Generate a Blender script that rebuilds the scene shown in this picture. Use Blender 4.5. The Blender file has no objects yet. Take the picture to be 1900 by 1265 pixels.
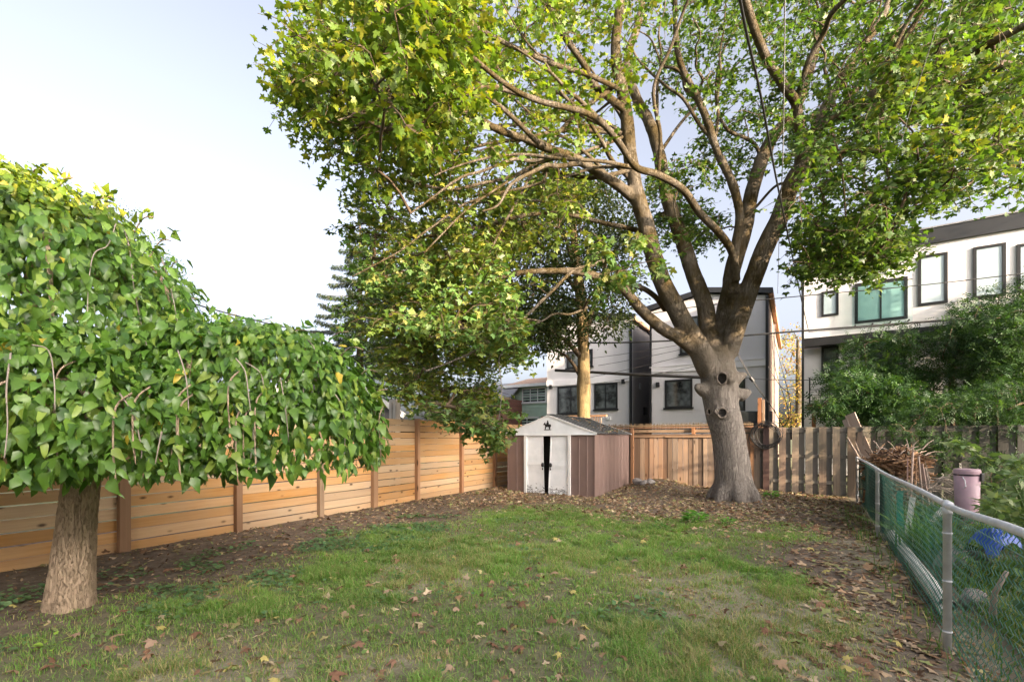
import bpy, bmesh, math, random
import numpy as np
from mathutils import Vector, Matrix, noise as mnoise

random.seed(7)
rng = np.random.default_rng(11)
sc = bpy.context.scene
COL = sc.collection

# ---------------------------------------------------------------- camera, world, sun, exposure
F, CX, HY, EYE = 844.0, 950.0, 812.0, 1.55
cam_d = bpy.data.cameras.new('camera')
cam = bpy.data.objects.new('camera', cam_d); COL.objects.link(cam)
cam.location = (0, 0, EYE); cam.rotation_euler = (math.pi/2, 0, 0)
cam_d.sensor_width = 36; cam_d.lens = F/1900*36
cam_d.shift_y = (HY-632.5)/1900
cam_d.clip_start = .05; cam_d.clip_end = 2000
sc.camera = cam

TH = math.radians(32.0); CT, ST = math.cos(TH), math.sin(TH)     # the lots run at 32 degrees to the view
def W(u, v, z=0.): return Vector((u*CT+v*ST, -u*ST+v*CT, z))
def toUV(x, y): return (x*CT-y*ST, x*ST+y*CT)

SUN_EL = math.radians(13.5)
hs = W(.965, -.262)                                              # horizontal direction towards the sun
SUN_DIR = Vector((hs.x*math.cos(SUN_EL), hs.y*math.cos(SUN_EL), math.sin(SUN_EL))).normalized()
world = bpy.data.worlds.new('World'); sc.world = world; world.use_nodes = True
nt = world.node_tree; bg = nt.nodes['Background']
sky = nt.nodes.new('ShaderNodeTexSky'); sky.sky_type = 'NISHITA'; sky.sun_disc = False
sky.sun_elevation = SUN_EL; sky.sun_rotation = math.atan2(SUN_DIR.x, SUN_DIR.y)
sky.altitude = 100; sky.air_density = .6; sky.dust_density = 9.5; sky.ozone_density = 1.0
# thin high veil of cloud: pulls the blue towards white everywhere in the sky
hsv = nt.nodes.new('ShaderNodeHueSaturation'); hsv.inputs['Saturation'].default_value = .52
nt.links.new(sky.outputs[0], hsv.inputs['Color'])
tint = nt.nodes.new('ShaderNodeMix'); tint.data_type = 'RGBA'; tint.blend_type = 'MULTIPLY'
tint.inputs[0].default_value = 1.0; tint.inputs[7].default_value = (1.0, .97, .965, 1)
nt.links.new(hsv.outputs[0], tint.inputs[6]); nt.links.new(tint.outputs[2], bg.inputs[0])
bg.inputs[1].default_value = .15
sun_d = bpy.data.lights.new('sun', 'SUN'); sun_d.energy = 3.0; sun_d.angle = math.radians(.6); sun_d.color = (1, .78, .55)
sun = bpy.data.objects.new('sun', sun_d); COL.objects.link(sun)
sun.rotation_euler = SUN_DIR.to_track_quat('Z', 'Y').to_euler(); sun.location = (20, -20, 30)
sc.view_settings.view_transform = 'Standard'; sc.view_settings.look = 'None'
sc.view_settings.gamma = 1; sc.view_settings.use_curve_mapping = False
sc.view_settings.exposure = 2.35
sc.render.engine = 'CYCLES'
sc.cycles.max_bounces = 6; sc.cycles.diffuse_bounces = 3; sc.cycles.glossy_bounces = 2
sc.cycles.transmission_bounces = 3; sc.cycles.transparent_max_bounces = 8

# ---------------------------------------------------------------- helpers
def P(px, py, D): return Vector(((px-CX)/F*D, D, EYE+(HY-py)/F*D))
def onv(px, py, v0):                     # the point of the plane v = v0 that a pixel shows, as (u, z)
    dx = (px-CX)/F; D = v0/(dx*ST+CT)
    return toUV(dx*D, D)[0], EYE+(HY-py)/F*D
def onu(px, py, u0):
    dx = (px-CX)/F; D = u0/(dx*CT-ST)
    return toUV(dx*D, D)[1], EYE+(HY-py)/F*D
def ss(a, b, x):
    t = np.clip((x-a)/(b-a), 0, 1); return t*t*(3-2*t)
_tab = np.random.default_rng(5).random((256, 256))
def vn(x, y, s=1., o=0.):
    x = np.asarray(x, float)*s+o+1000; y = np.asarray(y, float)*s+o*1.7+1000
    xi = np.floor(x).astype(int); yi = np.floor(y).astype(int); fx = x-xi; fy = y-yi
    fx = fx*fx*(3-2*fx); fy = fy*fy*(3-2*fy)
    a = _tab[xi%256, yi%256]; b = _tab[(xi+1)%256, yi%256]; c = _tab[xi%256, (yi+1)%256]; d = _tab[(xi+1)%256, (yi+1)%256]
    return (a*(1-fx)+b*fx)*(1-fy)+(c*(1-fx)+d*fx)*fy
def fbm(x, y, s=1., o=0.): return (vn(x, y, s, o)+.5*vn(x, y, s*2.1, o+9)+.25*vn(x, y, s*4.3, o+23))/1.75

def tag(o, label=None, cat=None, group=None, kind=None):
    if label: o['label'] = label
    if cat: o['category'] = cat
    if group: o['group'] = group
    if kind: o['kind'] = kind
    return o
def empty(name, loc=(0, 0, 0), rz=0., label=None, cat=None, group=None):
    o = bpy.data.objects.new(name, None); COL.objects.link(o); o.location = loc; o.rotation_euler = (0, 0, rz)
    o.empty_display_size = .2
    return tag(o, label, cat, group)
def link(name, me, parent=None, m=None):
    if m is not None and not me.materials: me.materials.append(m)
    o = bpy.data.objects.new(name, me); COL.objects.link(o)
    if parent is not None: o.parent = parent
    return o
def copy_tree(o, parent=None):
    c = o.copy(); COL.objects.link(c)
    if parent is not None: c.parent = parent
    for ch in list(o.children): copy_tree(ch, c)
    return c

class MB:
    def __init__(s): s.v = []; s.f = []
    def add(s, vs, fs):
        k = len(s.v); s.v += [tuple(p) for p in vs]; s.f += [tuple(i+k for i in f) for f in fs]; return s
    def box(s, x0, x1, y0, y1, z0, z1, M=None):
        vs = [Vector(p) for p in ((x0,y0,z0),(x1,y0,z0),(x1,y1,z0),(x0,y1,z0),(x0,y0,z1),(x1,y0,z1),(x1,y1,z1),(x0,y1,z1))]
        if M is not None: vs = [M@p for p in vs]
        return s.add(vs, [(0,3,2,1),(4,5,6,7),(0,1,5,4),(1,2,6,5),(2,3,7,6),(3,0,4,7)])
    def bar(s, a, b, w, h, roll=0.):      # rectangular bar between two points
        a = Vector(a); b = Vector(b); d = b-a; q = d.to_track_quat('X', 'Z').to_matrix().to_4x4()
        M = Matrix.Translation(a)@q@Matrix.Rotation(roll, 4, 'X')
        return s.box(0, d.length, -w/2, w/2, -h/2, h/2, M)
    def tube(s, pts, rad, n=8, cap=True):
        pts = [Vector(p) for p in pts]
        if not hasattr(rad, '__len__'): rad = [rad]*len(pts)
        k = len(s.v); ref = None
        for i, p in enumerate(pts):
            t = (pts[min(i+1, len(pts)-1)]-pts[max(i-1, 0)])
            t = t.normalized() if t.length > 1e-9 else Vector((0, 0, 1))
            if ref is None: ref = t.orthogonal().normalized()
            ref = (ref-t*ref.dot(t)); ref = ref.normalized() if ref.length > 1e-6 else t.orthogonal().normalized()
            b = t.cross(ref)
            for j in range(n):
                a = 2*math.pi*j/n; s.v.append(tuple(p+(ref*math.cos(a)+b*math.sin(a))*rad[i]))
        for i in range(len(pts)-1):
            for j in range(n):
                a = k+i*n+j; b = k+i*n+(j+1)%n; s.f.append((a, b, b+n, a+n))
        if cap:
            s.f.append(tuple(k+j for j in range(n))[::-1]); s.f.append(tuple(k+(len(pts)-1)*n+j for j in range(n)))
        return s
    def prism(s, poly, y0, y1):           # polygon in local xz, extruded along y
        k = len(poly)
        vs = [(x, y0, z) for x, z in poly]+[(x, y1, z) for x, z in poly]
        fs = [tuple(range(k)), tuple(range(2*k-1, k-1, -1))]+[((i+1)%k, i, i+k, (i+1)%k+k) for i in range(k)]
        return s.add(vs, fs)
    def lathe(s, prof, n=24, c=(0, 0, 0)):
        k = len(s.v)
        for r, z in prof:
            for j in range(n):
                a = 2*math.pi*j/n; s.v.append((c[0]+r*math.cos(a), c[1]+r*math.sin(a), c[2]+z))
        for i in range(len(prof)-1):
            for j in range(n):
                a = k+i*n+j; b = k+i*n+(j+1)%n; s.f.append((a, b, b+n, a+n))
        s.f.append(tuple(k+j for j in range(n))[::-1]); s.f.append(tuple(k+(len(prof)-1)*n+j for j in range(n)))
        return s
    def mesh(s, name, smooth=False):
        me = bpy.data.meshes.new(name); me.from_pydata(s.v, [], s.f)
        bm = bmesh.new(); bm.from_mesh(me); bmesh.ops.recalc_face_normals(bm, faces=bm.faces); bm.to_mesh(me); bm.free()
        if smooth: me.shade_smooth()
        return me
    def build(s, name, m, parent=None, smooth=False, bevel=0.):
        me = s.mesh(name, smooth); o = link(name, me, parent, m)
        if bevel:
            b = o.modifiers.new('edge', 'BEVEL'); b.width = bevel; b.segments = 2; b.limit_method = 'ANGLE'
        return o

def np_mesh(name, V, T, cols=None, m=None, smooth=False):
    me = bpy.data.meshes.new(name); V = np.asarray(V, np.float32); T = np.asarray(T, np.int32)
    k = T.shape[1]
    me.vertices.add(len(V)); me.vertices.foreach_set('co', V.ravel())
    me.loops.add(T.size); me.loops.foreach_set('vertex_index', T.ravel())
    me.polygons.add(len(T)); me.polygons.foreach_set('loop_start', np.arange(0, T.size, k, dtype=np.int32))
    if cols is not None:
        a = me.color_attributes.new('col', 'FLOAT_COLOR', 'POINT')
        c = np.ones((len(V), 4), np.float32); c[:, :3] = cols; a.data.foreach_set('color', c.ravel())
    me.update(calc_edges=True); me.validate()
    if smooth: me.shade_smooth()
    if m is not None: me.materials.append(m)
    return me
def frames(t, n):                        # rotation matrices with y = t (tip), z = about n
    t = t/np.linalg.norm(t, axis=1, keepdims=True)
    x = np.cross(t, n); l = np.linalg.norm(x, axis=1, keepdims=True); bad = l[:, 0] < 1e-4
    x[bad] = np.cross(t[bad], np.array([.3, .5, .8])); l = np.linalg.norm(x, axis=1, keepdims=True); x = x/l
    z = np.cross(x, t)
    return np.stack([x, t, z], axis=2)
def scatter(tv, tf, pos, R, sca, cols, name, m):
    tv = np.asarray(tv, float); tf = np.asarray(tf, int); N = len(pos)
    V = np.einsum('nij,kj->nki', R, tv)*np.asarray(sca).reshape(N, 1, -1)+pos[:, None, :]
    T = tf[None]+(np.arange(N)*len(tv))[:, None, None]
    return np_mesh(name, V.reshape(-1, 3), T.reshape(-1, 3), np.repeat(cols, len(tv), axis=0), m, smooth=True)
def rnd_unit(n, zb=0.):
    a = rng.normal(size=(n, 3)); a /= np.linalg.norm(a, axis=1, keepdims=True); a[:, 2] += zb
    return a/np.linalg.norm(a, axis=1, keepdims=True)

# leaf templates ----------------------------------------------------------------
def maple_leaf(curl=.12, seed=0):
    pol = [(-90, .10), (-60, .40), (-28, .62), (-8, .42), (14, .95), (34, .60), (52, .50), (66, .72), (90, 1.08),
           (114, .72), (128, .50), (146, .60), (166, .95), (188, .42), (208, .62), (240, .40)]
    r = random.Random(seed); vs = [(0, .30, .03)]
    for a, q in pol:
        q *= r.uniform(.93, 1.07); x = q*math.cos(math.radians(a))*.62; y = .30+q*math.sin(math.radians(a))*.62
        d = math.hypot(x, y-.3); vs.append((x, y, .03-curl*d*d*2+r.uniform(-.05, .05)*curl*6*d))
    n = len(pol)
    return vs, [(0, 1+i, 1+(i+1)%n) for i in range(n)]
def small_maple():
    pol = [(-90, .12), (-25, .6), (15, .95), (50, .5), (90, 1.05), (130, .5), (165, .95), (205, .6)]
    vs = [(0, .3, .03)]+[(q*math.cos(math.radians(a))*.62, .3+q*math.sin(math.radians(a))*.62, -.08*q) for a, q in pol]
    return vs, [(0, 1+i, 1+(i+1)%8) for i in range(8)]
def broad_leaf(seed=0, lobed=False, fold=.16, droop=.22, lo=False):
    r = random.Random(seed)
    ys = [-.05, .10, .30, .55, .80, 1.08]; ws = [.12, .27, .33, .25, .10, 0.]
    if lobed: ws = [.14, .36, .20, .27, .10, 0.]
    if lo: ys, ws = [ys[0], ys[2], ys[4], ys[5]], [ws[0], ws[2]*1.12, ws[4]*1.5, 0.]
    vs = []; fs = []
    for i, (y, w) in enumerate(zip(ys, ws)):
        z0 = -droop*max(y, 0)**2; tw = r.uniform(-.04, .04)
        ym = y+(.08 if i == 0 else 0)
        vs += [(-w*r.uniform(.92, 1.08), y, z0+fold*w+tw), (0, ym, z0), (w*r.uniform(.92, 1.08), y, z0+fold*w-tw)]
    for i in range(len(ys)-1):
        a = i*3
        for q in ((a, a+1, a+4, a+3), (a+1, a+2, a+5, a+4)):
            fs += [(q[0], q[1], q[2]), (q[0], q[2], q[3])]
    return vs, fs
def oval_leaf():
    vs = [(0, 0, 0), (-.22, .3, .03), (.22, .3, .03), (-.17, .68, -.01), (.17, .68, -.01), (0, 1, -.09), (0, .5, -.03)]
    return vs, [(0, 6, 1), (0, 2, 6), (1, 6, 3), (2, 4, 6), (3, 6, 5), (6, 4, 5)]

# materials ----------------------------------------------------------------------
def nodes(name):
    m = bpy.data.materials.new(name); m.use_nodes = True; t = m.node_tree
    return m, t, t.nodes['Principled BSDF'], t.nodes.new
def mixc(t, fac, a, b, blend='MIX'):
    n = t.nodes.new('ShaderNodeMix'); n.data_type = 'RGBA'; n.blend_type = blend
    for s, val in ((0, fac), (6, a), (7, b)):
        if isinstance(val, bpy.types.NodeSocket): t.links.new(val, n.inputs[s])
        elif s == 0: n.inputs[0].default_value = val
        else: n.inputs[s].default_value = (*val, 1) if len(val) == 3 else val
    return n.outputs[2]
def ramp(t, inp, a, b, lo=0., hi=1.):
    n = t.nodes.new('ShaderNodeMapRange'); n.inputs[1].default_value = a; n.inputs[2].default_value = b
    n.inputs[3].default_value = lo; n.inputs[4].default_value = hi; t.links.new(inp, n.inputs[0]); return n.outputs[0]
def coords(t, scale=(1, 1, 1), objrand=False):
    c = t.nodes.new('ShaderNodeTexCoord'); mp = t.nodes.new('ShaderNodeMapping'); mp.inputs['Scale'].default_value = scale
    t.links.new(c.outputs['Object'], mp.inputs[0])
    if objrand:
        oi = t.nodes.new('ShaderNodeObjectInfo'); mm = t.nodes.new('ShaderNodeVectorMath'); mm.operation = 'SCALE'
        cx = t.nodes.new('ShaderNodeCombineXYZ')
        for i, k in enumerate((37., 53., 71.)):
            q = t.nodes.new('ShaderNodeMath'); q.operation = 'MULTIPLY'; q.inputs[1].default_value = k
            t.links.new(oi.outputs['Random'], q.inputs[0]); t.links.new(q.outputs[0], cx.inputs[i])
        t.links.new(cx.outputs[0], mp.inputs['Location'])
        return mp.outputs[0], oi.outputs['Random']
    return mp.outputs[0], None
def noi(t, vec, scale, detail=4, rough=.6):
    n = t.nodes.new('ShaderNodeTexNoise'); n.inputs['Scale'].default_value = scale; n.inputs['Detail'].default_value = detail
    n.inputs['Roughness'].default_value = rough; t.links.new(vec, n.inputs['Vector']); return n.outputs[0]
def bump(t, b, h, strength=.5, dist=.01):
    n = t.nodes.new('ShaderNodeBump'); n.inputs['Strength'].default_value = strength; n.inputs['Distance'].default_value = dist
    t.links.new(h, n.inputs['Height']); t.links.new(n.outputs[0], b.inputs['Normal'])
def plain(name, c1, c2=None, rough=.7, scale=4., lo=.35, hi=.65, bmp=0., bscale=60., metal=0., spec=.5, st=(1, 1, 1), tintv=0.):
    m, t, b, N = nodes(name); c2 = c2 or tuple(x*.75 for x in c1)
    v, rd = coords(t, st, tintv > 0)
    o = mixc(t, ramp(t, noi(t, v, scale), lo, hi), c1, c2)
    if tintv:
        h = N('ShaderNodeHueSaturation'); t.links.new(o, h.inputs['Color']); t.links.new(ramp(t, rd, 0, 1, 1-tintv, 1+tintv), h.inputs['Value']); o = h.outputs[0]
    t.links.new(o, b.inputs['Base Color']); b.inputs['Roughness'].default_value = rough; b.inputs['Metallic'].default_value = metal
    b.inputs['Specular IOR Level'].default_value = spec
    if bmp: bump(t, b, noi(t, v, bscale, 5), bmp, .01)
    return m
def wood(name, c1, c2, knot=(.05, .025, .01), grain='X', tintv=.3, wear=None, rough=.75, huev=.02):
    m, t, b, N = nodes(name)
    st = (1.2, 30, 30) if grain == 'X' else (30, 30, 1.2)
    v, rd = coords(t, st, True)
    g = noi(t, v, 1.0, 6, .65)
    o = mixc(t, ramp(t, g, .32, .68), c1, c2)
    v2, _ = coords(t, (1, 1, 1), True)
    o = mixc(t, ramp(t, noi(t, v2, 1.3, 3), .35, .7, 0, .55), o, wear or tuple(x*.6 for x in c2))
    kn = N('ShaderNodeTexVoronoi'); kn.inputs['Scale'].default_value = 3.8; kn.inputs['Randomness'].default_value = 1.
    v3, _ = coords(t, (.8, 1.6, 1.6) if grain == 'X' else (1.6, 1.6, .8), True)
    t.links.new(v3, kn.inputs['Vector'])
    o = mixc(t, ramp(t, kn.outputs['Distance'], .06, .17, .9, 0), o, knot)
    h = N('ShaderNodeHueSaturation'); t.links.new(o, h.inputs['Color'])
    t.links.new(ramp(t, rd, 0, 1, 1-tintv, 1+tintv*.6), h.inputs['Value'])
    rr = N('ShaderNodeMath'); rr.operation = 'FRACT'; q = N('ShaderNodeMath'); q.operation = 'MULTIPLY'; q.inputs[1].default_value = 13.7
    t.links.new(rd, q.inputs[0]); t.links.new(q.outputs[0], rr.inputs[0])
    t.links.new(ramp(t, rr.outputs[0], 0, 1, .5-huev, .5+huev*.4), h.inputs['Hue'])
    t.links.new(ramp(t, rr.outputs[0], 0, 1, 1.1, .75), h.inputs['Saturation'])
    t.links.new(h.outputs[0], b.inputs['Base Color']); b.inputs['Roughness'].default_value = rough
    b.inputs['Specular IOR Level'].default_value = .25
    bump(t, b, g, .35, .004)
    return m
def leafmat(name, trans=.35, rough=.45, spec=.4, tcol=(1.0, 1.05, .35), backlight=1.6):
    m, t, b, N = nodes(name)
    a = N('ShaderNodeVertexColor'); a.layer_name = 'col'
    v, _ = coords(t)
    c = mixc(t, ramp(t, noi(t, v, 25., 3), .3, .7, 0, .35), a.outputs[0], (.5, .5, .5), 'MULTIPLY')
    t.links.new(c, b.inputs['Base Color']); b.inputs['Roughness'].default_value = rough; b.inputs['Specular IOR Level'].default_value = spec
    tr = N('ShaderNodeBsdfTranslucent'); g = mixc(t, 1., c, tuple(x*backlight for x in tcol), 'MULTIPLY'); t.links.new(g, tr.inputs[0])
    mx = N('ShaderNodeMixShader'); mx.inputs[0].default_value = trans
    t.links.new(b.outputs[0], mx.inputs[1]); t.links.new(tr.outputs[0], mx.inputs[2])
    t.links.new(mx.outputs[0], t.nodes['Material Output'].inputs['Surface'])
    return m
def barkmat(name, c1, c2, c3, vs=14., strength=.9, zs=.18, moss=None, dist=.03, cw=.05):
    m, t, b, N = nodes(name)
    v, _ = coords(t, (1, 1, zs))
    n1 = noi(t, v, vs, 6, .7)
    vo = N('ShaderNodeTexVoronoi'); vo.feature = 'DISTANCE_TO_EDGE'; vo.inputs['Scale'].default_value = vs*.9
    v4, _ = coords(t, (1, 1, zs*1.3)); dd = N('ShaderNodeVectorMath'); dd.operation = 'ADD'
    nn = N('ShaderNodeTexNoise'); nn.inputs['Scale'].default_value = 6.; t.links.new(v4, nn.inputs[0])
    sc_ = N('ShaderNodeVectorMath'); sc_.operation = 'SCALE'; sc_.inputs['Scale'].default_value = .25; t.links.new(nn.outputs[1], sc_.inputs[0])
    t.links.new(v4, dd.inputs[0]); t.links.new(sc_.outputs[0], dd.inputs[1]); t.links.new(dd.outputs[0], vo.inputs['Vector'])
    crack = ramp(t, vo.outputs['Distance'], .0, .22)
    o = mixc(t, ramp(t, n1, .3, .7), c1, c2)
    v5, _ = coords(t, (1, 1, zs)); n5 = noi(t, v5, vs*1.6, 5, .6)
    ab = N('ShaderNodeMath'); ab.operation = 'SUBTRACT'; ab.inputs[1].default_value = .5; t.links.new(n5, ab.inputs[0])
    ab2 = N('ShaderNodeMath'); ab2.operation = 'ABSOLUTE'; t.links.new(ab.outputs[0], ab2.inputs[0]); crack = ramp(t, ab2.outputs[0], .0, cw)
    o = mixc(t, ramp(t, crack, 0, 1, .65, 0), o, c3)
    if moss:
        v2, _ = coords(t); geo = N('ShaderNodeNewGeometry'); sp = N('ShaderNodeSeparateXYZ'); t.links.new(geo.outputs['Position'], sp.inputs[0])
        hm = ramp(t, sp.outputs[2], 2.4, 4.2)
        q = N('ShaderNodeMath'); q.operation = 'MULTIPLY'; t.links.new(hm, q.inputs[0]); t.links.new(ramp(t, noi(t, v2, 2.2, 5), .38, .6, .55, .97), q.inputs[1])
        o = mixc(t, q.outputs[0], o, moss)
    t.links.new(o, b.inputs['Base Color']); b.inputs['Roughness'].default_value = .9; b.inputs['Specular IOR Level'].default_value = .12
    hm = N('ShaderNodeMath'); hm.operation = 'ADD'; t.links.new(crack, hm.inputs[0]); t.links.new(n1, hm.inputs[1])
    bump(t, b, hm.outputs[0], strength, dist)
    return m
def stucco(name, c, stain=.12):
    m, t, b, N = nodes(name)
    v, _ = coords(t); o = mixc(t, ramp(t, noi(t, v, .9, 4), .3, .75), c, tuple(x*(1-stain) for x in c))
    v2, _ = coords(t, (6, 6, .35)); o = mixc(t, ramp(t, noi(t, v2, 1., 4), .55, .8, 0, .4), o, tuple(x*(1-stain*1.6) for x in c))
    t.links.new(o, b.inputs['Base Color']); b.inputs['Roughness'].default_value = .9; b.inputs['Specular IOR Level'].default_value = .2
    bump(t, b, noi(t, v, 160., 4), .25, .004); return m
def glass(name, c, rough=.06, c2=None, sc_=.8):
    m, t, b, N = nodes(name); v, _ = coords(t)
    o = mixc(t, ramp(t, noi(t, v, sc_, 3), .4, .6), c, c2 or tuple(x*.5 for x in c))
    t.links.new(o, b.inputs['Base Color']); b.inputs['Roughness'].default_value = rough; b.inputs['Specular IOR Level'].default_value = .8
    return m

M = {}
M['cedar'] = wood('cedar_boards', (.58, .345, .14), (.46, .25, .09), wear=(.48, .34, .19), tintv=.15, huev=.008)
M['cedar_post'] = wood('cedar_post', (.44, .25, .12), (.33, .18, .08), grain='Z', tintv=.15)
M['cedar_v'] = wood('cedar_upright_boards', (.46, .29, .17), (.30, .20, .13), grain='Z', tintv=.5, wear=(.20, .175, .155), huev=.01)
M['cedar_rail'] = wood('cedar_rail', (.50, .29, .15), (.36, .20, .10), grain='X', tintv=.2)
M['grey_board'] = wood('weathered_board', (.40, .31, .22), (.26, .205, .15), grain='Z', tintv=.35, wear=(.16, .17, .12), knot=(.06, .05, .04))
M['dark_board'] = wood('weathered_dark_board', (.25, .225, .19), (.15, .14, .125), grain='Z', tintv=.3, wear=(.07, .085, .06), knot=(.03, .03, .025))
M['deadwood'] = wood('weathered_timber', (.42, .32, .26), (.30, .21, .16), grain='X', tintv=.2, wear=(.38, .25, .18))
M['scrap'] = plain('scrap_wood', (.42, .24, .12), (.06, .032, .02), .85, 7, .38, .6, bmp=.3)
M['bamboo'] = plain('reed_screen', (.30, .22, .13), (.14, .10, .06), .8, 40, tintv=.1)
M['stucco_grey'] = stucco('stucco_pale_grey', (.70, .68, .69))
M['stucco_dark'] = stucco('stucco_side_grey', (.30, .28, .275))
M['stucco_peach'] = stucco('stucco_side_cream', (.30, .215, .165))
M['stucco_white'] = stucco('stucco_white', (.84, .82, .83), .07)
M['black'] = plain('black_metal', (.009, .010, .012), (.015, .015, .018), .45, 3)
M['fascia'] = plain('charcoal_fascia', (.014, .016, .020), (.02, .022, .027), .5, 2)
M['glass'] = glass('dark_window_glass', (.018, .02, .022), c2=(.13, .15, .155), sc_=1.1)  # paler blotches paint reflections and curtains into the glass colour
M['glass_pale'] = glass('window_glass_with_blind', (.50, .60, .64), .12, (.42, .52, .57), .5)
M['glass_green'] = glass('glass_railing', (.34, .50, .50), .08, (.24, .38, .38), .7)
M['white'] = plain('white_paint', (.74, .74, .73), (.66, .66, .65), .5, 3)
M['roof_tan'] = plain('tan_shingles', (.40, .26, .18), (.30, .19, .13), .9, 8, bmp=.4)
M['roof_grey'] = plain('grey_shingles', (.20, .20, .21), (.14, .14, .15), .9, 12, bmp=.5)
M['mint'] = plain('mint_siding', (.44, .58, .47), (.38, .52, .42), .6, 2)
M['greyside'] = plain('dark_grey_siding', (.10, .095, .10), (.08, .078, .085), .6, 2)
M['concrete'] = plain('concrete', (.34, .32, .30), (.22, .21, .20), .9, 6, bmp=.5)
M['stone'] = plain('field_stone', (.34, .31, .29), (.16, .15, .14), .85, 5, bmp=.8, bscale=18, tintv=.25)
M['galv'] = plain('galvanised_steel', (.66, .67, .69), (.54, .55, .57), .5, 9, .4, .62, metal=.15)
M['green_wire'] = plain('green_coated_wire', (.035, .16, .12), (.13, .25, .20), .3, 7, .45, .7)
M['wire'] = plain('black_cable', (.012, .012, .013), (.02, .02, .02), .5, 3)
M['wire_grey'] = plain('grey_cable', (.30, .30, .31), (.2, .2, .21), .45, 3)
M['pvc'] = plain('white_pipe', (.66, .65, .62), (.40, .38, .35), .5, 5, .45, .75)
M['pink'] = plain('faded_pink_plastic', (.48, .31, .35), (.36, .24, .27), .5, 3)
M['blue'] = plain('blue_plastic', (.02, .10, .50), (.015, .06, .32), .4, 4)
M['dark_hole'] = plain('hollow_dark', (.012, .010, .009), (.02, .016, .013), .95, 5)
M['scar'] = plain('healed_bark_rim', (.24, .20, .165), (.13, .105, .085), .85, 12, bmp=.4, bscale=50)
M['bark_maple'] = barkmat('maple_bark', (.31, .28, .245), (.19, .165, .145), (.11, .092, .078), 26., 1., .10, moss=(.078, .056, .022), dist=.015)
M['bark_twig'] = plain('maple_twigs', (.10, .066, .034), (.05, .034, .02), .85, 5)
M['twig_pale'] = plain('pale_twigs', (.34, .29, .24), (.24, .19, .15), .8, 5)
M['bark_mulberry'] = barkmat('mulberry_bark', (.50, .38, .27), (.38, .28, .19), (.20, .14, .10), 34., 1., .16, dist=.02, cw=.025)
M['bark_lit'] = barkmat('sunlit_yellow_bark', (.36, .27, .14), (.24, .17, .085), (.12, .08, .04), 9., .5, .2)  # yellow of the sunlight on this trunk is put into the bark colour
M['leaf'] = leafmat('maple_leaves')
M['leaf_glossy'] = leafmat('mulberry_leaves', .25, .36, .5, (.9, 1.1, .3), 1.5)
M['leaf_dark'] = leafmat('dense_leaves', .25, .5, .3)
M['litter'] = leafmat('dry_leaves', .12, .8, .15, (1, .8, .5), 1.2)
M['grass'] = leafmat('grass_blades', .35, .55, .25, (.9, 1.05, .3), 1.4)

# ================================================================ THE GROUND
def gz(x, y):
    u = x*CT-y*ST; v = x*ST+y*CT
    z = .035*(fbm(x, y, .7)-.5)+.018*(vn(x, y, 3.)-.5)
    z = z+.27*np.exp(-(((u+3.6)/.75)**2+((v-14.3)/1.1)**2))+.10*np.exp(-(((u+1.3)/1.0)**2+((v-14.4)/.9)**2))
    z = z+.07*np.exp(-(((x+3.93)/.42)**2+((y-4.05)/.42)**2))+.05*np.exp(-(((x-5.55)/.7)**2+((y-11.3)/.7)**2))
    z = z+.05*ss(-6.4, -7.4, u)
    return z
def grassy(x, y):
    u = x*CT-y*ST; v = x*ST+y*CT
    w = 1.5*(fbm(x, y, .8, 3)-.5)
    g = ss(-6.1, -4.5, u+w)*ss(.55, -.35, u+.8*w+.055*(v-4))*ss(9.6, 7.3, v+2.2*w)
    g = g*(.36+.9*ss(.36, .60, fbm(x, y, .9, 40)))
    bare = ss(.60, .72, fbm(x, y, 1.25, 77))*ss(5.5, 3.2, y)
    g = np.clip(g*(1-.45*bare), 0, 1)
    g = np.where(u > 1.5, .55*ss(.3, .6, fbm(x, y, .9, 12)), g)
    return g
def dry(x, y): return np.clip(ss(.42, .62, fbm(x, y, 1.0, 60))*ss(8.5, 3.4, y)+.12, 0, 1)

def ground_mat():
    m, t, b, N = nodes('yard_soil'); a = N('ShaderNodeVertexColor'); a.layer_name = 'col'
    v, _ = coords(t); n1 = noi(t, v, 9., 6, .7); n2 = noi(t, v, 55., 4, .7)
    sep = N('ShaderNodeSeparateColor'); t.links.new(a.outputs[0], sep.inputs[0])
    soil = mixc(t, ramp(t, n1, .35, .65), (.22, .175, .135), (.11, .085, .065))
    straw = mixc(t, ramp(t, n2, .35, .65), (.44, .39, .29), (.26, .23, .15))
    g = mixc(t, ramp(t, n2, .3, .7), (.13, .19, .055), (.08, .12, .035))
    o = mixc(t, sep.outputs[0], soil, g); o = mixc(t, sep.outputs[1], o, straw)
    t.links.new(o, b.inputs['Base Color']); b.inputs['Roughness'].default_value = .95; b.inputs['Specular IOR Level'].default_value = .1
    bump(t, b, n1, .9, .03); return m
M['soil'] = ground_mat()
M['far_ground'] = plain('rough_grass_ground', (.12, .15, .05), (.09, .085, .045), .95, 1.5, bmp=.5, bscale=8)
us = np.arange(-9.6, 7.6, .09); vs_ = np.arange(-1.5, 15.9, .09)
U, V2 = np.meshgrid(us, vs_); X = U*CT+V2*ST; Y = -U*ST+V2*CT; Z = gz(X, Y)
ga = grassy(X, Y); dr = dry(X, Y)*np.clip(ga*2.2, 0, 1)*.75
dr = np.maximum(dr, .8*ss(.25, .9, U)*ss(1.5, 1.0, U)*ss(.45, .6, fbm(X, Y, 1.6, 5)))
nu = len(us); idx = np.arange(X.size).reshape(X.shape)
Q = np.stack([idx[:-1, :-1], idx[:-1, 1:], idx[1:, 1:], idx[1:, :-1]], -1).reshape(-1, 4)
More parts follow.
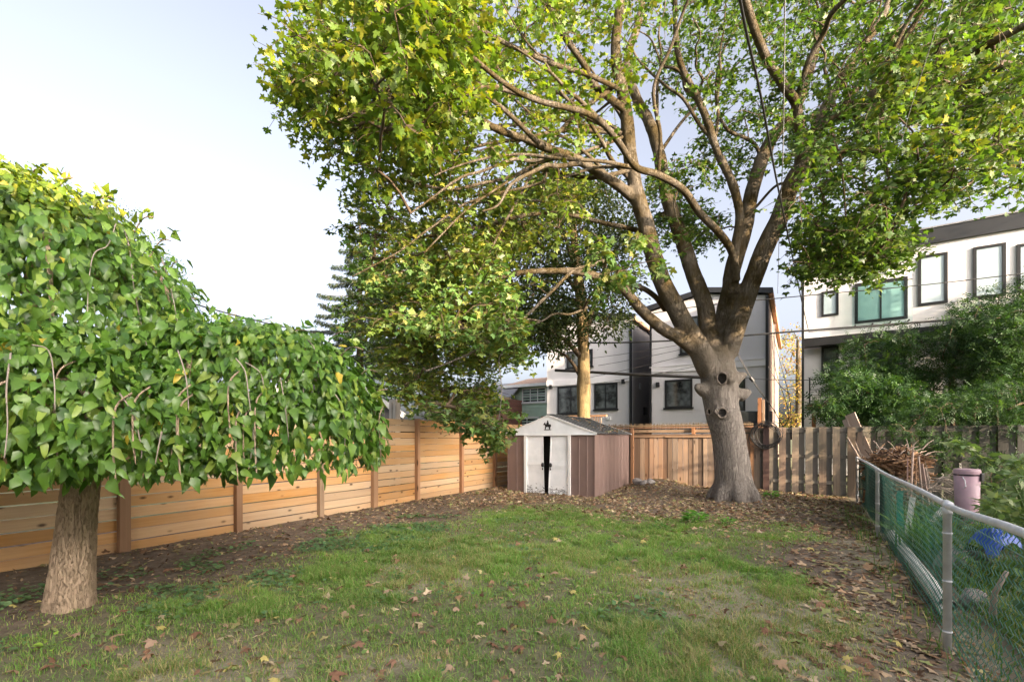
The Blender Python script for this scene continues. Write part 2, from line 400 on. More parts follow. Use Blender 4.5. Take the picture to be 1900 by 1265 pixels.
me = np_mesh('yard', np.stack([X, Y, Z], -1).reshape(-1, 3), Q, np.stack([ga.ravel(), dr.ravel(), ga.ravel()*0], -1), M['soil'], True)
tag(link('yard_ground', me), kind='structure')
g = MB(); g.add([(-400, -400, -.09), (400, -400, -.09), (400, 400, -.09), (-400, 400, -.09)], [(0, 1, 2, 3)])
tag(g.build('ground', M['far_ground']), kind='structure')

# ---------------------------------------------------------------- grass
def blades(pos, h, w, cols, name, lean=.95):
    n = len(pos); az = rng.random(n)*6.283; d = np.stack([np.cos(az), np.sin(az), np.zeros(n)], -1); s = np.stack([-d[:, 1], d[:, 0], d[:, 2]], -1)
    ln = (rng.random(n)**1.3*lean*1.6)[:, None]*d*h[:, None]; up = np.array([0, 0, 1.])
    b0 = pos-s*w[:, None]/2; b1 = pos+s*w[:, None]/2
    mid = pos+ln*.35+up*(h*.55)[:, None]; m0 = mid-s*w[:, None]*.4; m1 = mid+s*w[:, None]*.4
    tip = pos+ln*1.25+up*(h*.88)[:, None]
    Vv = np.stack([b0, b1, m0, m1, tip], 1).reshape(-1, 3); T = np.array([(0, 1, 3), (0, 3, 2), (2, 3, 4)])[None]+(np.arange(n)*5)[:, None, None]
    return np_mesh(name, Vv, T.reshape(-1, 3), np.repeat(cols, 5, axis=0), M['grass'], False)
def in_view(x, y, m=.12): return (y > 2.3) & (np.abs(x/y) < 1.126+m)
nc = 1150000
x = rng.uniform(-6.5, 9.5, nc); y = 2.4+rng.random(nc)**1.35*9.5
k = in_view(x, y) & (x*CT-y*ST < 1.0); x, y = x[k], y[k]
ga = grassy(x, y); tuft = ss(.42, .60, fbm(x, y, 5.5, 90)); pr = ga**.7*(.42+.7*tuft)
k = rng.random(len(x)) < pr*.80; x, y, tuft = x[k], y[k], tuft[k]
n = len(x); ga = grassy(x, y); dd = dry(x, y)
h = (.020+.052*ga*tuft+.022*rng.random(n))*(.7+.6*rng.random(n)); w = .0035+.0022*y/6
g1 = np.array([.16, .33, .065]); g2 = np.array([.30, .44, .115]); g3 = np.array([.46, .40, .20]); g0 = np.array([.07, .16, .05])
r = rng.random(n)[:, None]; c = g1*(1-r)+g2*r
big = ss(.35, .65, fbm(x, y, .9, 31))[:, None]; c = c*(.75+.35*big)+g0*.25*(1-big)
st = (rng.random(n) < (.14+.45*dd))[:, None]; c = np.where(st, g3*(.6+.7*rng.random((n, 1))), c)
me = blades(np.stack([x, y, gz(x, y)-.003], -1), h, w, c, 'lawn_blades')
tag(link('lawn_grass', me), 'patchy green lawn with dry straw between the two fences', 'grass', kind='stuff')
print('grass blades', n)
# taller grass and weeds along and behind the mesh fence
nc = 60000; u = rng.uniform(.75, 4.2, nc); v = rng.uniform(1.2, 12.5, nc); x = u*CT+v*ST; y = -u*ST+v*CT
k = in_view(x, y, .2) & (rng.random(nc) < .25+.6*ss(.4, .6, fbm(x, y, 1.7, 7))) & ((u > 1.35) | (rng.random(nc) < .16)); x, y, u = x[k], y[k], u[k]; n = len(x)
r = rng.random(n)[:, None]; c = np.array([.075, .16, .045])*(1-r)+np.array([.14, .23, .06])*r
c = np.where(rng.random((n, 1)) < .13, np.array([[.42, .36, .16]]), c)
me = blades(np.stack([x, y, gz(x, y)-.003], -1), .10+.30*rng.random(n)*ss(1.1, 2., u)+.05, .006+.005*rng.random(n), c, 'weed_blades', .8)
tag(link('tall_grass', me), 'tall rank grass and weeds growing beyond the mesh fence', 'grass', kind='stuff')

# ---------------------------------------------------------------- leaf litter
def litter(n, xs, ys, s0, s1, pal, name, label, lift=.012, tmpl=None, tilt=.35):
    z = gz(xs, ys)+lift*rng.random(n)+.004
    t = rnd_unit(n); t[:, 2] *= tilt; nn = rnd_unit(n)*tilt; nn[:, 2] += 1
    R = frames(t, nn); cols = pal[rng.integers(0, len(pal), n)]*(.6+.75*rng.random((n, 1)))
    me = scatter(*(tmpl or small_maple()), np.stack([xs, ys, z], -1), R, s0+(s1-s0)*rng.random((n, 1)), cols, name, M['litter'])
    return tag(link(name, me), label, 'leaves', kind='stuff')
PAL = np.array([(.40, .26, .155), (.32, .19, .11), (.50, .36, .23), (.22, .13, .08), (.42, .36, .17), (.54, .42, .29), (.17, .10, .06), (.28, .31, .12)])
nc = 90000; u = rng.uniform(-7.7, 1.1, nc); v = rng.uniform(1.5, 14.9, nc); x = u*CT+v*ST; y = -u*ST+v*CT
w = .9*(fbm(x, y, .55, 3)-.5)
den = np.maximum(ss(7.0, 9.2, v+2*w), .9*ss(-.55, .25, u+w)*ss(2.5, 4.5, v)); den = np.maximum(den, .55*ss(-5.6, -6.3, u+w)*ss(4.0, 6.5, v)); den = np.maximum(den, .15*ss(.42, .6, fbm(x, y, 1.1, 61))+.04)
den = np.maximum(den, .16*ss(-5.0, -5.9, u))
den *= .35+.75*ss(.35, .6, fbm(x, y, 1.4, 21))
shedm = (u > -8.5) & (u < -4.75) & (v > 11.15) & (v < 14.9)
k = in_view(x, y) & (rng.random(nc) < den*.42) & ~((u > -7.6) & (u < -4.55) & (v > 11.45)); x, y = x[k], y[k]
print('litter', len(x))
litter(len(x), x, y, .05, .105, PAL, 'leaf_litter', 'thick brown litter of dry maple leaves along the back fence and mesh fence')
# small crumbled litter and bark bits over the bare soil
nc = 36000; u = rng.uniform(-7.7, 1.2, nc); v = rng.uniform(1.0, 14.9, nc); x = u*CT+v*ST; y = -u*ST+v*CT
k = in_view(x, y) & (rng.random(nc) < .75*(1-grassy(x, y))**2) & ~((u > -7.6) & (u < -4.6) & (v > 11.5)); x, y = x[k], y[k]
litter(len(x), x, y, .02, .06, PAL*.8, 'litter_crumbs', 'small dark bits of leaf and bark over the bare soil', .006, oval_leaf(), .5)

# single leaves on the lawn
leaf_meshes = []
for i in range(14):
    tv, tf = maple_leaf(.75 if i % 2 else .4, 30+i); c = np.array([(.46, .31, .19), (.36, .22, .13), (.50, .40, .25), (.24, .13, .08), (.55, .46, .16), (.42, .29, .20), (.30, .17, .11)][i % 7])[None]
    tv = [(a, b, cc+(.10*math.sin(a*5+i)*abs(a)*2)) for a, b, cc in tv]
    leaf_meshes.append(np_mesh('fallen_leaf', np.array(tv), np.array(tf), np.repeat(c, len(tv), 0), M['litter'], True))
kinds = {0: 'tan', 1: 'brown', 2: 'pale buff', 3: 'dark brown', 4: 'yellow', 5: 'tan', 6: 'brown'}
spots = []
while len(spots) < 230:
    y_ = 2.85+6.*random.random()**1.3; x_ = random.uniform(-1.15, 1.1)*y_
    uu, vv_ = toUV(x_, y_)
    if not(-7.3 < uu < .75) or vv_ > 8.2: continue
    if math.hypot(x_+3.93, y_-4.05) < .45: continue
    if any((x_-a)**2+(y_-b)**2 < .012 for a, b in spots): continue
    spots.append((x_, y_))
for (x_, y_) in spots:
    uu, vv_ = toUV(x_, y_); soil = uu < -5.2
    i = random.choice([4, 11, 4, 0, 2] if soil and random.random() < .6 else list(range(14)))
    o = bpy.data.objects.new('fallen_leaf', leaf_meshes[i]); COL.objects.link(o)
    s = random.uniform(.06, .125); o.scale = (s, s, s)
    o.location = (x_, y_, float(gz(x_, y_))+.022+(.012 if not soil else -.006))
    o.rotation_euler = (random.uniform(-.5, .5), random.uniform(-.5, .5), random.uniform(0, 6.28))
    cname = kinds[i % 7]
    zone = 'beside the mesh fence' if uu > -.6 else 'on the far lawn towards the shed' if vv_ > 6.3 else 'on the nearest strip of lawn' if y_ < 3.6 else 'on the right half of the lawn' if x_ > .9 else 'on the left half of the lawn' if x_ < -.9 else 'on the middle of the lawn'
    szn = 'small ' if s < .085 else 'large ' if s > .106 else ''
    tag(o, f'{szn}dry {cname} maple leaf lying '+('on bare soil near the mulberry trunk' if soil else zone), 'fallen leaf', 'fallen leaves lying singly on the yard')

# ground ivy and weeds
def disc_leaf():
    n = 7; vs = [(0, .45, .0)]+[(.5*math.cos(a), .45+.5*math.sin(a), .07) for a in [2*math.pi*i/n-math.pi/2+.01 for i in range(n)]]; vs[1] = (0, .15, 0)
    return vs, [(0, 1+i, 1+(i+1) % n) for i in range(n)]
nc = 45000; x = rng.uniform(-6.5, 1.5, nc); y = rng.uniform(2.6, 9., nc); u = x*CT-y*ST
pat = ss(.44, .58, fbm(x, y, 1.5, 55))*ss(-4.2, -5.0, u+.8*(fbm(x, y, .55, 3)-.5))*ss(-6.9, -6.3, u)
pat = np.maximum(pat, .6*ss(.62, .7, fbm(x, y, 1.1, 15))*ss(-4.2, -3.6, u)*.4)
k = in_view(x, y) & (rng.random(nc) < pat*.9) & (np.hypot(x+3.93, y-4.05) > .6); x, y = x[k], y[k]; n = len(x)
t = rnd_unit(n); t[:, 2] *= .25; nn = rnd_unit(n)*.35; nn[:, 2] += 1; r = rng.random((n, 1))
cols = np.array([.08, .18, .08])*(1-r)+np.array([.17, .29, .11])*r
me = scatter(*disc_leaf(), np.stack([x, y, gz(x, y)+.015+.03*rng.random(n)], -1), frames(t, nn), .025+.03*rng.random((n, 1)), cols, 'ivy', M['leaf_dark'])
tag(link('ground_ivy', me), 'round leaved ground ivy creeping over bare soil by the mulberry', 'ground cover', kind='stuff')

nc = 60000; x = rng.uniform(-6.5, 6.5, nc); y = 2.5+rng.random(nc)**1.3*7.5
k = in_view(x, y) & (rng.random(nc) < grassy(x, y)*(.10+.9*ss(.5, .62, fbm(x, y, 2.6, 71)))*.5); x, y = x[k], y[k]; n = len(x)
t = rnd_unit(n); t[:, 2] = np.abs(t[:, 2])*.5; nn = rnd_unit(n)*.45; nn[:, 2] += 1; r = rng.random((n, 1))
me = scatter(*broad_leaf(2), np.stack([x, y, gz(x, y)+.008+.02*rng.random(n)], -1), frames(t, nn), .018+.04*rng.random((n, 1))**2, np.array([.13, .24, .06])*(1-r)+np.array([.24, .34, .12])*r, 'clover', M['leaf'])
tag(link('lawn_weeds', me), 'small clover and plantain leaves mixed into the lawn', 'weeds', kind='stuff'); print('weeds', n)
def weed(px, py, s, n, label, col=(.16, .36, .06), name='weed_plant'):
    D = EYE*F/(py-HY); x0, y0 = (px-CX)/F*D, D; z0 = float(gz(x0, y0))
    a = rng.random(n)*6.283; r = s*np.sqrt(rng.random(n))*.5; hh = s*(.2+.6*rng.random(n))*(1-.8*(r/s)**1)
    pos = np.stack([r*np.cos(a), r*np.sin(a), hh], -1); t = np.stack([np.cos(a), np.sin(a), .2+rng.random(n)*.5], -1)
    nn = rnd_unit(n)*.5; nn[:, 2] += 1
    cols = np.array(col)*(.65+.7*rng.random((n, 1)))
    e = empty(name, (x0, y0, z0), 0, label, 'weed')
    link('foliage', scatter(*broad_leaf(3), pos, frames(t, nn), s*.26*(.7+.6*rng.random((n, 1))), cols, 'weed', M['leaf']), e)
    b = MB()
    for i in range(min(9, n)): b.tube([(0, 0, -.02), pos[i]*.55+np.array([0, 0, .01]), pos[i]], [.004, .003, .002], 4)
    b.build('stem', M['leafstem'], e)
M['leafstem'] = plain('green_stem', (.14, .22, .06), (.1, .16, .05), .6, 5)
weed(1290, 972, .34, 90, 'bright green leafy weed among brown leaves in front of the maple')
weed(1352, 975, .20, 50, 'small bright weed just right of the larger one before the maple')
weed(1222, 985, .24, 40, 'low olive weed left of the bright weed on the litter', (.13, .27, .06))
weed(1212, 893, .30, 40, 'thin yellow green weed beside the stones at the back fence', (.25, .33, .05))
weed(1432, 925, .30, 60, 'bright weed at the foot of the board fence beside the maple', (.14, .33, .05))
weed(97, 1206, .16, 14, 'yellow green seedling in the near left corner of the lawn', (.30, .45, .07))
weed(735, 1075, .14, 20, 'small rosette weed in the middle of the lawn left part', (.10, .22, .05))

# ================================================================ LEFT CEDAR FENCE
A0 = Vector((-5.13, 6.0, 0)); A1 = Vector((-.55, 14.07, 0)); fd = (A1-A0).normalized(); frz = math.atan2(fd.y, fd.x)
def fs_at(px):                                   # distance along the fence line where a column of the photo meets it
    k_ = (px-CX)/F; return (k_*A0.y-A0.x)/(fd.x-k_*fd.y)
posts = [fs_at(p) for p in (228, 440, 593, 693, 773, 855, 917)]
gap = 1.58
posts = [posts[0]-3*gap, posts[0]-2*gap, posts[0]-gap]+posts+[posts[-1]+gap, posts[-1]+2*gap-.02]
fen = empty('cedar_fence', (A0.x, A0.y, 0), frz, 'new orange cedar fence of horizontal boards running down the left side', 'fence')
FH = 2.0
pm = MB().box(-.046, .046, -.075, .015, 0, 1).mesh('post')
capm = MB().box(-.052, .052, -.08, .02, 0, .02).mesh('post_cap')
for i, s in enumerate(posts):
    wp = A0+fd*s; z0 = float(gz(wp.x, wp.y))-.05
    o = link('post', pm, fen, M['cedar_post']); o.location = (s, 0, z0); o.scale = (1.0 if i % 3 else 1.3, 1, FH+.005-z0)
NB = 13; bh = (FH-.03)/NB
for i in range(len(posts)-1):
    L = posts[i+1]-posts[i]-.06
    bm_ = MB().box(0, L, -.011, .011, 0, bh-.009).mesh('board')
    bm_.materials.append(M['cedar'])
    for k_ in range(NB):
        o = link('board', bm_, fen); g_ = random.choice((0, .002, .004, -.001))
        o.location = (posts[i]+.03, .03+random.uniform(-.003, .003), .03+k_*bh+random.uniform(-.002, .002))
        o.rotation_euler = (0, random.uniform(-.0015, .0015), 0); o.scale = (1, 1, 1-abs(g_)*3-random.choice((0, 0, .03, .05)))
# ================================================================ BACK FENCE, cedar part
VB = 14.9
def bx_(px): return onv(px, 800, VB)[0]
ul, ur = bx_(1172), bx_(1398)
bf = empty('board_fence', W(-7.9, VB), -TH, 'warm cedar board fence with double top rail and reed screen behind the maple', 'fence')
u_off = 7.9
zt = 1.60
x0_ = 0.05; i = 0
widths = []
while x0_ < ur+u_off-.05:
    w = random.choice((.14, .14, .15, .12)); widths.append((x0_, min(w, ur+u_off-x0_-.01))); x0_ += w+random.uniform(.003, .012)
for x0_, w in widths:
    me = MB().box(0, w, 0, .02, 0, 1).mesh('board'); me.materials.append(M['cedar_v']); o = link('board', me, bf)
    o.location = (x0_, random.choice((0, .006, -.010, -.014)), -.05); o.scale = (1, 1, zt+.05); o.rotation_euler = (0, random.uniform(-.004, .004), 0)
Lf = ur+u_off
for nm, z0, z1, y0, y1 in (('bottom_rail', .12, .2, .03, .07), ('rail', 1.56, 1.64, -.045, -.008), ('shelf_rail', 1.642, 1.665, -.06, .05), ('upper_rail', 1.72, 1.81, -.02, .02), ('top_rail', 1.855, 1.89, -.045, .045)):
    MB().box(0, Lf, y0, y1, z0, z1).build(nm, M['cedar_rail'], bf)
for px_ in (1174, 1287, 1396):
    uu = bx_(px_)+u_off; MB().box(uu-.045, uu+.045, -.085, -.003 if px_ != 1287 else .08, 0 if px_ != 1287 else 1.67, 1.85).build('post', M['cedar_post'], bf)
for uu in (0.0, 1.6, 3.2): MB().box(uu, uu+.09, .03, .12, 0, 1.85).build('post', M['cedar_post'], bf)
rb = MB()
for i in range(620):                              # reeds of the rolled screen along the top
    xx = Lf*(i+random.uniform(-.4, .4))/620
    rb.tube([(xx, .075+random.uniform(-.015, .02), 1.70), (xx+random.uniform(-.03, .03), .07+random.uniform(-.03, .03), 1.985+random.uniform(-.035, .045))], random.uniform(.004, .008), 4)
tag(rb.build('reed_screen', M['bamboo'], bf), kind='stuff')
tag(MB().tube([(0, .05, 1.94), (Lf*.5, .06, 1.93), (Lf, .05, 1.945)], .02, 6).build('reed_binding', M['bamboo'], bf))
# stub of board above, standing posts behind
def beyond(px, v): return onv(px, 800, v)[0]
# ================================================================ BACK FENCE, weathered part
M['shade_board'] = wood('shaded_weathered_board', (.10, .095, .085), (.06, .058, .052), grain='Z', tintv=.3, wear=(.05, .055, .045), knot=(.03, .03, .025))  # darker copy of the weathered board: shade past the corner put into colour
wf = empty('weathered_fence', W(ur+.01, VB-.02), -TH, 'grey green weathered board-on-board fence right of the maple', 'fence')
uend = beyond(1900, VB)+2.2
back_m2 = MB().box(0, .165, -.045, -.022, 0, 1).mesh('front_board'); back_m2.materials.append(M['shade_board'])
x_ = .0; i = 0
pitch = (bx_(1590)-bx_(1400))/7.6/2
front_m = MB().box(0, .165, -.045, -.022, 0, 1).mesh('front_board'); front_m.materials.append(M['grey_board'])
back_m = MB().box(0, .15, .022, .042, 0, 1).mesh('back_board'); back_m.materials.append(M['dark_board'])
while x_ < uend-ur:
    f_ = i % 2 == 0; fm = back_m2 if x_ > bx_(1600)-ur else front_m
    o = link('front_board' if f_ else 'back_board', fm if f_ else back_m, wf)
    o.location = (x_-(.02 if not f_ else 0), 0, -.06); o.scale = (random.uniform(.96, 1.04), 1, 1.90+random.uniform(-.015, .01)-(0 if f_ else .02)); o.rotation_euler = (0, random.uniform(-.006, .006), 0)
    x_ += pitch; i += 1
for z0 in (.3, 1.0, 1.70): MB().box(0, uend-ur, -.018, .018, z0, z0+.09).build('rail', M['dark_board'], wf)
MB().box(0, uend-ur, -.02, .02, 1.80, 1.835).build('cap_rail', M['dark_board'], wf)
ub = bx_(1422)
po = empty('steel_post', W(ub, VB-.12), -TH, 'dark brown post with cable coiled round its top in the weathered fence', 'post')
MB().box(-.075, .075, -.035, .04, -.05, 1.92).build('shaft', plain('brown_painted_post', (.10, .055, .045), (.07, .04, .034), .6, 4), po)
MB().box(-.08, .08, -.04, .045, 1.92, 1.94).build('cap', M['black'], po)
cc = W(ub, VB-.21); coil = MB()
for k_ in range(15):
    R_ = random.uniform(.27, .42); ox, oz = random.uniform(-.05, .06), random.uniform(-.05, .05); el = random.uniform(.85, 1.05)
    pts = []
    for j in range(41):
        a = 2*math.pi*j/40; rr = R_+.018*math.sin(a*3+k_)
        uu = rr*math.cos(a)+ox; pts.append(cc+Vector((uu*CT, -uu*ST, 0))+Vector((-ST, -CT, 0))*(.02*math.sin(a*2+k_)+k_*.004)+Vector((0, 0, 1.62-cc.z+rr*el*math.sin(a)+oz)))
    coil.tube(pts, .008, 5, False)
tag(coil.build('cable_coil', M['wire'], None, True), 'black cable wound in loose loops on the brown fence post', 'cable coil')
for px_, dx_ in ((1407, 0), (1417, .17)):
    pass
tp = empty('deck_post', W(beyond(1411, 15.6), 15.6), -TH, 'pair of cedar posts standing behind the fence beside the barbecue', 'post')
MB().box(-.07, .03, -.05, .05, 0, 2.75).build('post', M['cedar_post'], tp)
MB().box(.05, .11, -.05, .05, 0, 2.70).build('post', M['cedar_rail'], tp)

# covered barbecue behind the fence
D_ = onv(1390, 760, 15.9); bq = empty('covered_grill', W(D_[0], 15.9), -TH, 'grill under a black cover standing behind the fence right of the maple', 'grill')
b = MB(); pr = [(-.42, 0), (.42, 0), (.44, 2.05), (.40, 2.28), (.30, 2.36), (-.30, 2.38), (-.42, 2.26), (-.45, 2.05)]
b.prism(pr, -.28, .28); b.build('cover', plain('black_vinyl_cover', (.025, .03, .03), (.015, .018, .018), .4, 5, bmp=.6, bscale=9), bq, bevel=.04)
MB().box(-.46, .46, -.30, .30, 2.0, 2.06).build('lid_seam', M['black'], bq, bevel=.01)

# ================================================================ SHED
shed_rz = -math.radians(30)
SX, SY = 2.16, 11.9; sw, sdp = 2.62, 3.25
sh = empty('metal_shed', (SX-math.cos(shed_rz)*sw, SY-math.sin(shed_rz)*sw, 0), shed_rz, 'rusty mauve metal garden shed with white double doors ajar', 'shed')
M['mauve'] = plain('mauve_sheet_metal', (.205, .138, .118), (.16, .11, .098), .5, 1.6, .3, .7, bmp=.05, bscale=6)
M['shed_white'] = plain('chalky_white_metal', (.74, .77, .80), (.62, .65, .68), .5, 3, .4, .75)
EZ, PZ = 1.66, 2.16
def corr(x0, x1, z0, z1, n, flute=.012, rib=.02):   # sheet with folded vertical ribs, local x-z, depth along y
    b = MB(); xs = []
    for i in range(n):
        a = x0+(x1-x0)*i/n; c = x0+(x1-x0)*(i+1)/n
        xs += [(a, 0), (a+rib*.4, flute), (a+rib, flute), (a+rib*1.4, 0)] if i else [(a, 0)]
    xs.append((x1, 0)); vs = [(x, -y_, z0) for x, y_ in xs]+[(x, -y_, z1) for x, y_ in xs]; k = len(xs)
    b.add(vs, [(i, i+1, i+1+k, i+k) for i in range(k-1)])
    b.add([(x, y+.015, z) for x, y, z in vs], [(i, i+k, i+1+k, i+1) for i in range(k-1)])
    return b
dl, dr_ = .42*sw/1.0*.0+.86, 0
# door opening from the photo: left jamb 975/1103.., right jamb 1060
dx0, dx1 = .50, 1.88
dx0 = sw*(975-943)/(1103-943)*1.04; dx1 = sw*(1061-943)/(1103-943)*1.01
corr(.0, dx0, .0, EZ, 2).build('front_panel', M['mauve'], sh)
corr(dx1, sw, .0, EZ, 3).build('front_panel', M['mauve'], sh)
for (x, rz_) in ((sw, math.pi/2), (0, -math.pi/2)):
    o = corr(0, sdp, 0, EZ, 9, .012, .05).build('side_panel', M['mauve'], sh)
    o.rotation_euler = (0, 0, rz_); o.location = (x, 0 if x else sdp, 0)
MB().box(0, sw, sdp-.02, sdp, 0, EZ).build('rear_panel', M['mauve'], sh)
MB().box(.02, sw-.02, .05, sdp-.03, .005, .02).build('floor', M['dark_hole'], sh)
# near-black sheet standing in for the unlit shed interior behind the gap
MB().box(dx0+.02, dx1-.02, .32, .36, .02, EZ).build('dark_backing', M['dark_hole'], sh)
ov = .07
MB().prism([(-ov, EZ), (sw/2, PZ), (sw+ov, EZ), (sw+ov, EZ-.03), (-ov, EZ-.03)], -.035, -.02).build('gable', M['shed_white'], sh)
MB().prism([(0, EZ), (sw/2, PZ-.03), (sw, EZ)], sdp-.01, sdp).build('gable', M['shed_white'], sh)
for s_ in (-1, 1):                                 # folded trim on the gable
    xe = sw/2+s_*(sw/2+ov)
    MB().bar((sw/2, -.045, PZ+.005), (xe, -.045, EZ+.003), .025, .035).build('gable_trim', M['white'], sh)
    MB().bar((sw/2, sdp+.045, PZ+.005), (xe, sdp+.045, EZ+.003), .025, .035).build('gable_trim', M['white'], sh)
MB().box(-ov, sw+ov, -.052, -.036, EZ-.035, EZ-.012).build('header_trim', M['shed_white'], sh)
M['shed_roof'] = plain('dirty_roof_sheet', (.075, .078, .078), (.13, .13, .125), .75, 5, .45, .75, bmp=.3, bscale=14)
for s_ in (-1, 1):
    n = 9
    for i in range(n):                             # roof sheets between raised seams
        y0 = -.03+(sdp+.06)*i/n; y1 = -.03+(sdp+.06)*(i+1)/n
        b = MB(); xe = sw/2+s_*(sw/2+ov)
        b.add([(sw/2, y0+.004, PZ+.02), (xe, y0+.004, EZ+.01), (xe, y1-.004, EZ+.01), (sw/2, y1-.004, PZ+.02), (sw/2, y0+.004, PZ+.008), (xe, y0+.004, EZ-.002), (xe, y1-.004, EZ-.002), (sw/2, y1-.004, PZ+.008)],
              [(0, 1, 2, 3), (7, 6, 5, 4), (0, 4, 5, 1), (1, 5, 6, 2), (2, 6, 7, 3), (3, 7, 4, 0)])
        b.build('roof_sheet', M['shed_roof'], sh)
    for i in range(1, n):
        yy = -.03+(sdp+.06)*i/n
        MB().bar((sw/2, yy, PZ+.028), (sw/2+s_*(sw/2+ov), yy, EZ+.018), .035, .03).build('roof_seam', M['shed_roof'], sh)
MB().bar((sw/2, -.05, PZ+.035), (sw/2, sdp+.05, PZ+.035), .12, .02).build('ridge_cap', M['shed_roof'], sh)
# leaves lying on the roof
n = 130; a = rng.random(n)**.6; yy = sdp*(.25+.75*rng.random(n)); xx = sw/2+a*(sw/2+.02); zz = PZ+(EZ-PZ)*a+.05
t = rnd_unit(n); t[:, 2] *= .3; nn = rnd_unit(n)*.3; nn[:, 2] += 1
o = link('roof_leaves', scatter(*maple_leaf(.5, 5), np.stack([xx, yy, zz-.01], -1), frames(t, nn), .06+.05*rng.random((n, 1)), PAL[rng.integers(0, 8, n)], 'roof_leaves', M['litter']))
o.location = sh.location; o.rotation_euler = sh.rotation_euler; tag(o, 'dry leaves scattered over the dark shed roof', 'leaves', kind='stuff')
# door frame
for nm, a0, a1, z0, z1 in (('door_jamb', dx0-.005, dx0+.075, 0, 1.60), ('door_jamb', dx1-.07, dx1+.01, 0, 1.60), ('door_head', dx0-.005, dx1+.01, 1.601, 1.66)):
    MB().box(a0, a1, -.05, -.014, z0, z1).build(nm, M['white'], sh, bevel=.006)
gapc_t = dx0+(dx1-dx0)*.475
def door(pts, name, lab):
    n = 12; b = MB(); (xa0, xa1), (xb0, xb1) = pts            # bottom x range, top x range
    vs = []; zs = [.015+1.575*i/n for i in range(n+1)]
    cols_ = [0, .04, .07, .93, .96, 1]
    for z_ in zs:
        f = (z_-.015)/1.575
        l_ = xa0+(xb0-xa0)*f; r_ = xa1+(xb1-xa1)*f
        for j, c_ in enumerate(cols_):
            rec = 0 if j in (0, 1, 4, 5) or f < .05 or f > .94 or abs(f-.5) < .03 else .012
            vs.append((l_+(r_-l_)*c_, -.012+rec+.01*math.sin(f*5+xa0*3), z_))
    k = len(cols_); b.add(vs, [(i*k+j, i*k+j+1, (i+1)*k+j+1, (i+1)*k+j) for i in range(n) for j in range(k-1)])
    nv = len(vs); b.add([(x, y_+.02, z_) for x, y_, z_ in vs], [(i*k+j, (i+1)*k+j, (i+1)*k+j+1, i*k+j+1) for i in range(n) for j in range(k-1)])
    o = b.build(name, M['shed_door'], sh); o['label'] = lab; return o
def door_mat():
    m, t, b, N = nodes('peeling_white_door'); v, _ = coords(t); sp = N('ShaderNodeSeparateXYZ'); t.links.new(v, sp.inputs[0])
    base = mixc(t, ramp(t, noi(t, v, 3., 4), .4, .7), (.80, .82, .84), (.68, .71, .73))
    v3, _ = coords(t, (4, 4, 8)); pk = noi(t, v3, 1.6, 6, .7); low = ramp(t, sp.outputs[2], .06, .42, .16, -.16)
    q = N('ShaderNodeMath'); t.links.new(pk, q.inputs[0]); t.links.new(low, q.inputs[1])
    edge = ramp(t, q.outputs[0], .60, .62); ed2 = ramp(t, q.outputs[0], .66, .67, 1, .25)
    q2 = N('ShaderNodeMath'); q2.operation = 'MULTIPLY'; t.links.new(edge, q2.inputs[0]); t.links.new(ed2, q2.inputs[1])
    o = mixc(t, q2.outputs[0], base, (.05, .045, .04)); t.links.new(o, b.inputs['Base Color']); b.inputs['Roughness'].default_value = .45
    return m
M['shed_door'] = door_mat()
mid = dx0+(dx1-dx0)*.5
dL = door(((dx0+.075, dx0+(dx1-dx0)*.44), (dx0+.075, dx0+(dx1-dx0)*.415)), 'door', 'left white shed door with paint peeling at its foot')
dR = door(((dx0+(dx1-dx0)*.53, dx1-.07), (dx0+(dx1-dx0)*.575, dx1-.07)), 'door', 'right white shed door hanging slightly crooked')
for dd_, xx in ((dL, dx0+(dx1-dx0)*.41), (dR, dx0+(dx1-dx0)*.58)):
    MB().lathe([(.001, 0), (.045, .0), (.05, .012), (.03, .035), (.02, .045)], 12).build('handle', M['black'], dd_)
    h_ = dd_.children[0]; h_.rotation_euler = (math.pi/2, 0, 0); h_.location = (xx, -.012, .80); h_.scale = (1, 1.3, 1)
    MB().box(xx-.015, xx+.015, -.035, -.012, .66, .72).build('latch', M['black'], dd_)
for x_ in (0, sw): MB().box(x_-.012, x_+.012, -.018, .02, 0, EZ-.01).build('corner_post', M['mauve'], sh)
# silhouette of a rider fixed on the gable
hp = [(-.20,-.16),(-.20,-.19),(.20,-.19),(.20,-.16),(.13,-.16),(.15,-.06),(.19,.0),(.16,.07),(.05,.08),(.06,.15),(.02,.18),(.03,.22),(.0,.25),(-.03,.22),(-.02,.18),(-.06,.12),(-.08,.06),(-.12,.10),(-.16,.17),(-.18,.13),(-.23,.08),(-.22,.04),(-.16,.04),(-.13,-.01),(-.15,-.09),(-.12,-.16),(-.09,-.16),(-.10,-.08),(-.04,-.05),(.04,-.05),(.08,-.09),(.09,-.16)]
b = MB(); b.prism([(sw*.49+x*.56, 1.88+z*.60) for x, z in hp], -.045, -.036); b.build('rider_emblem', M['black'], sh)
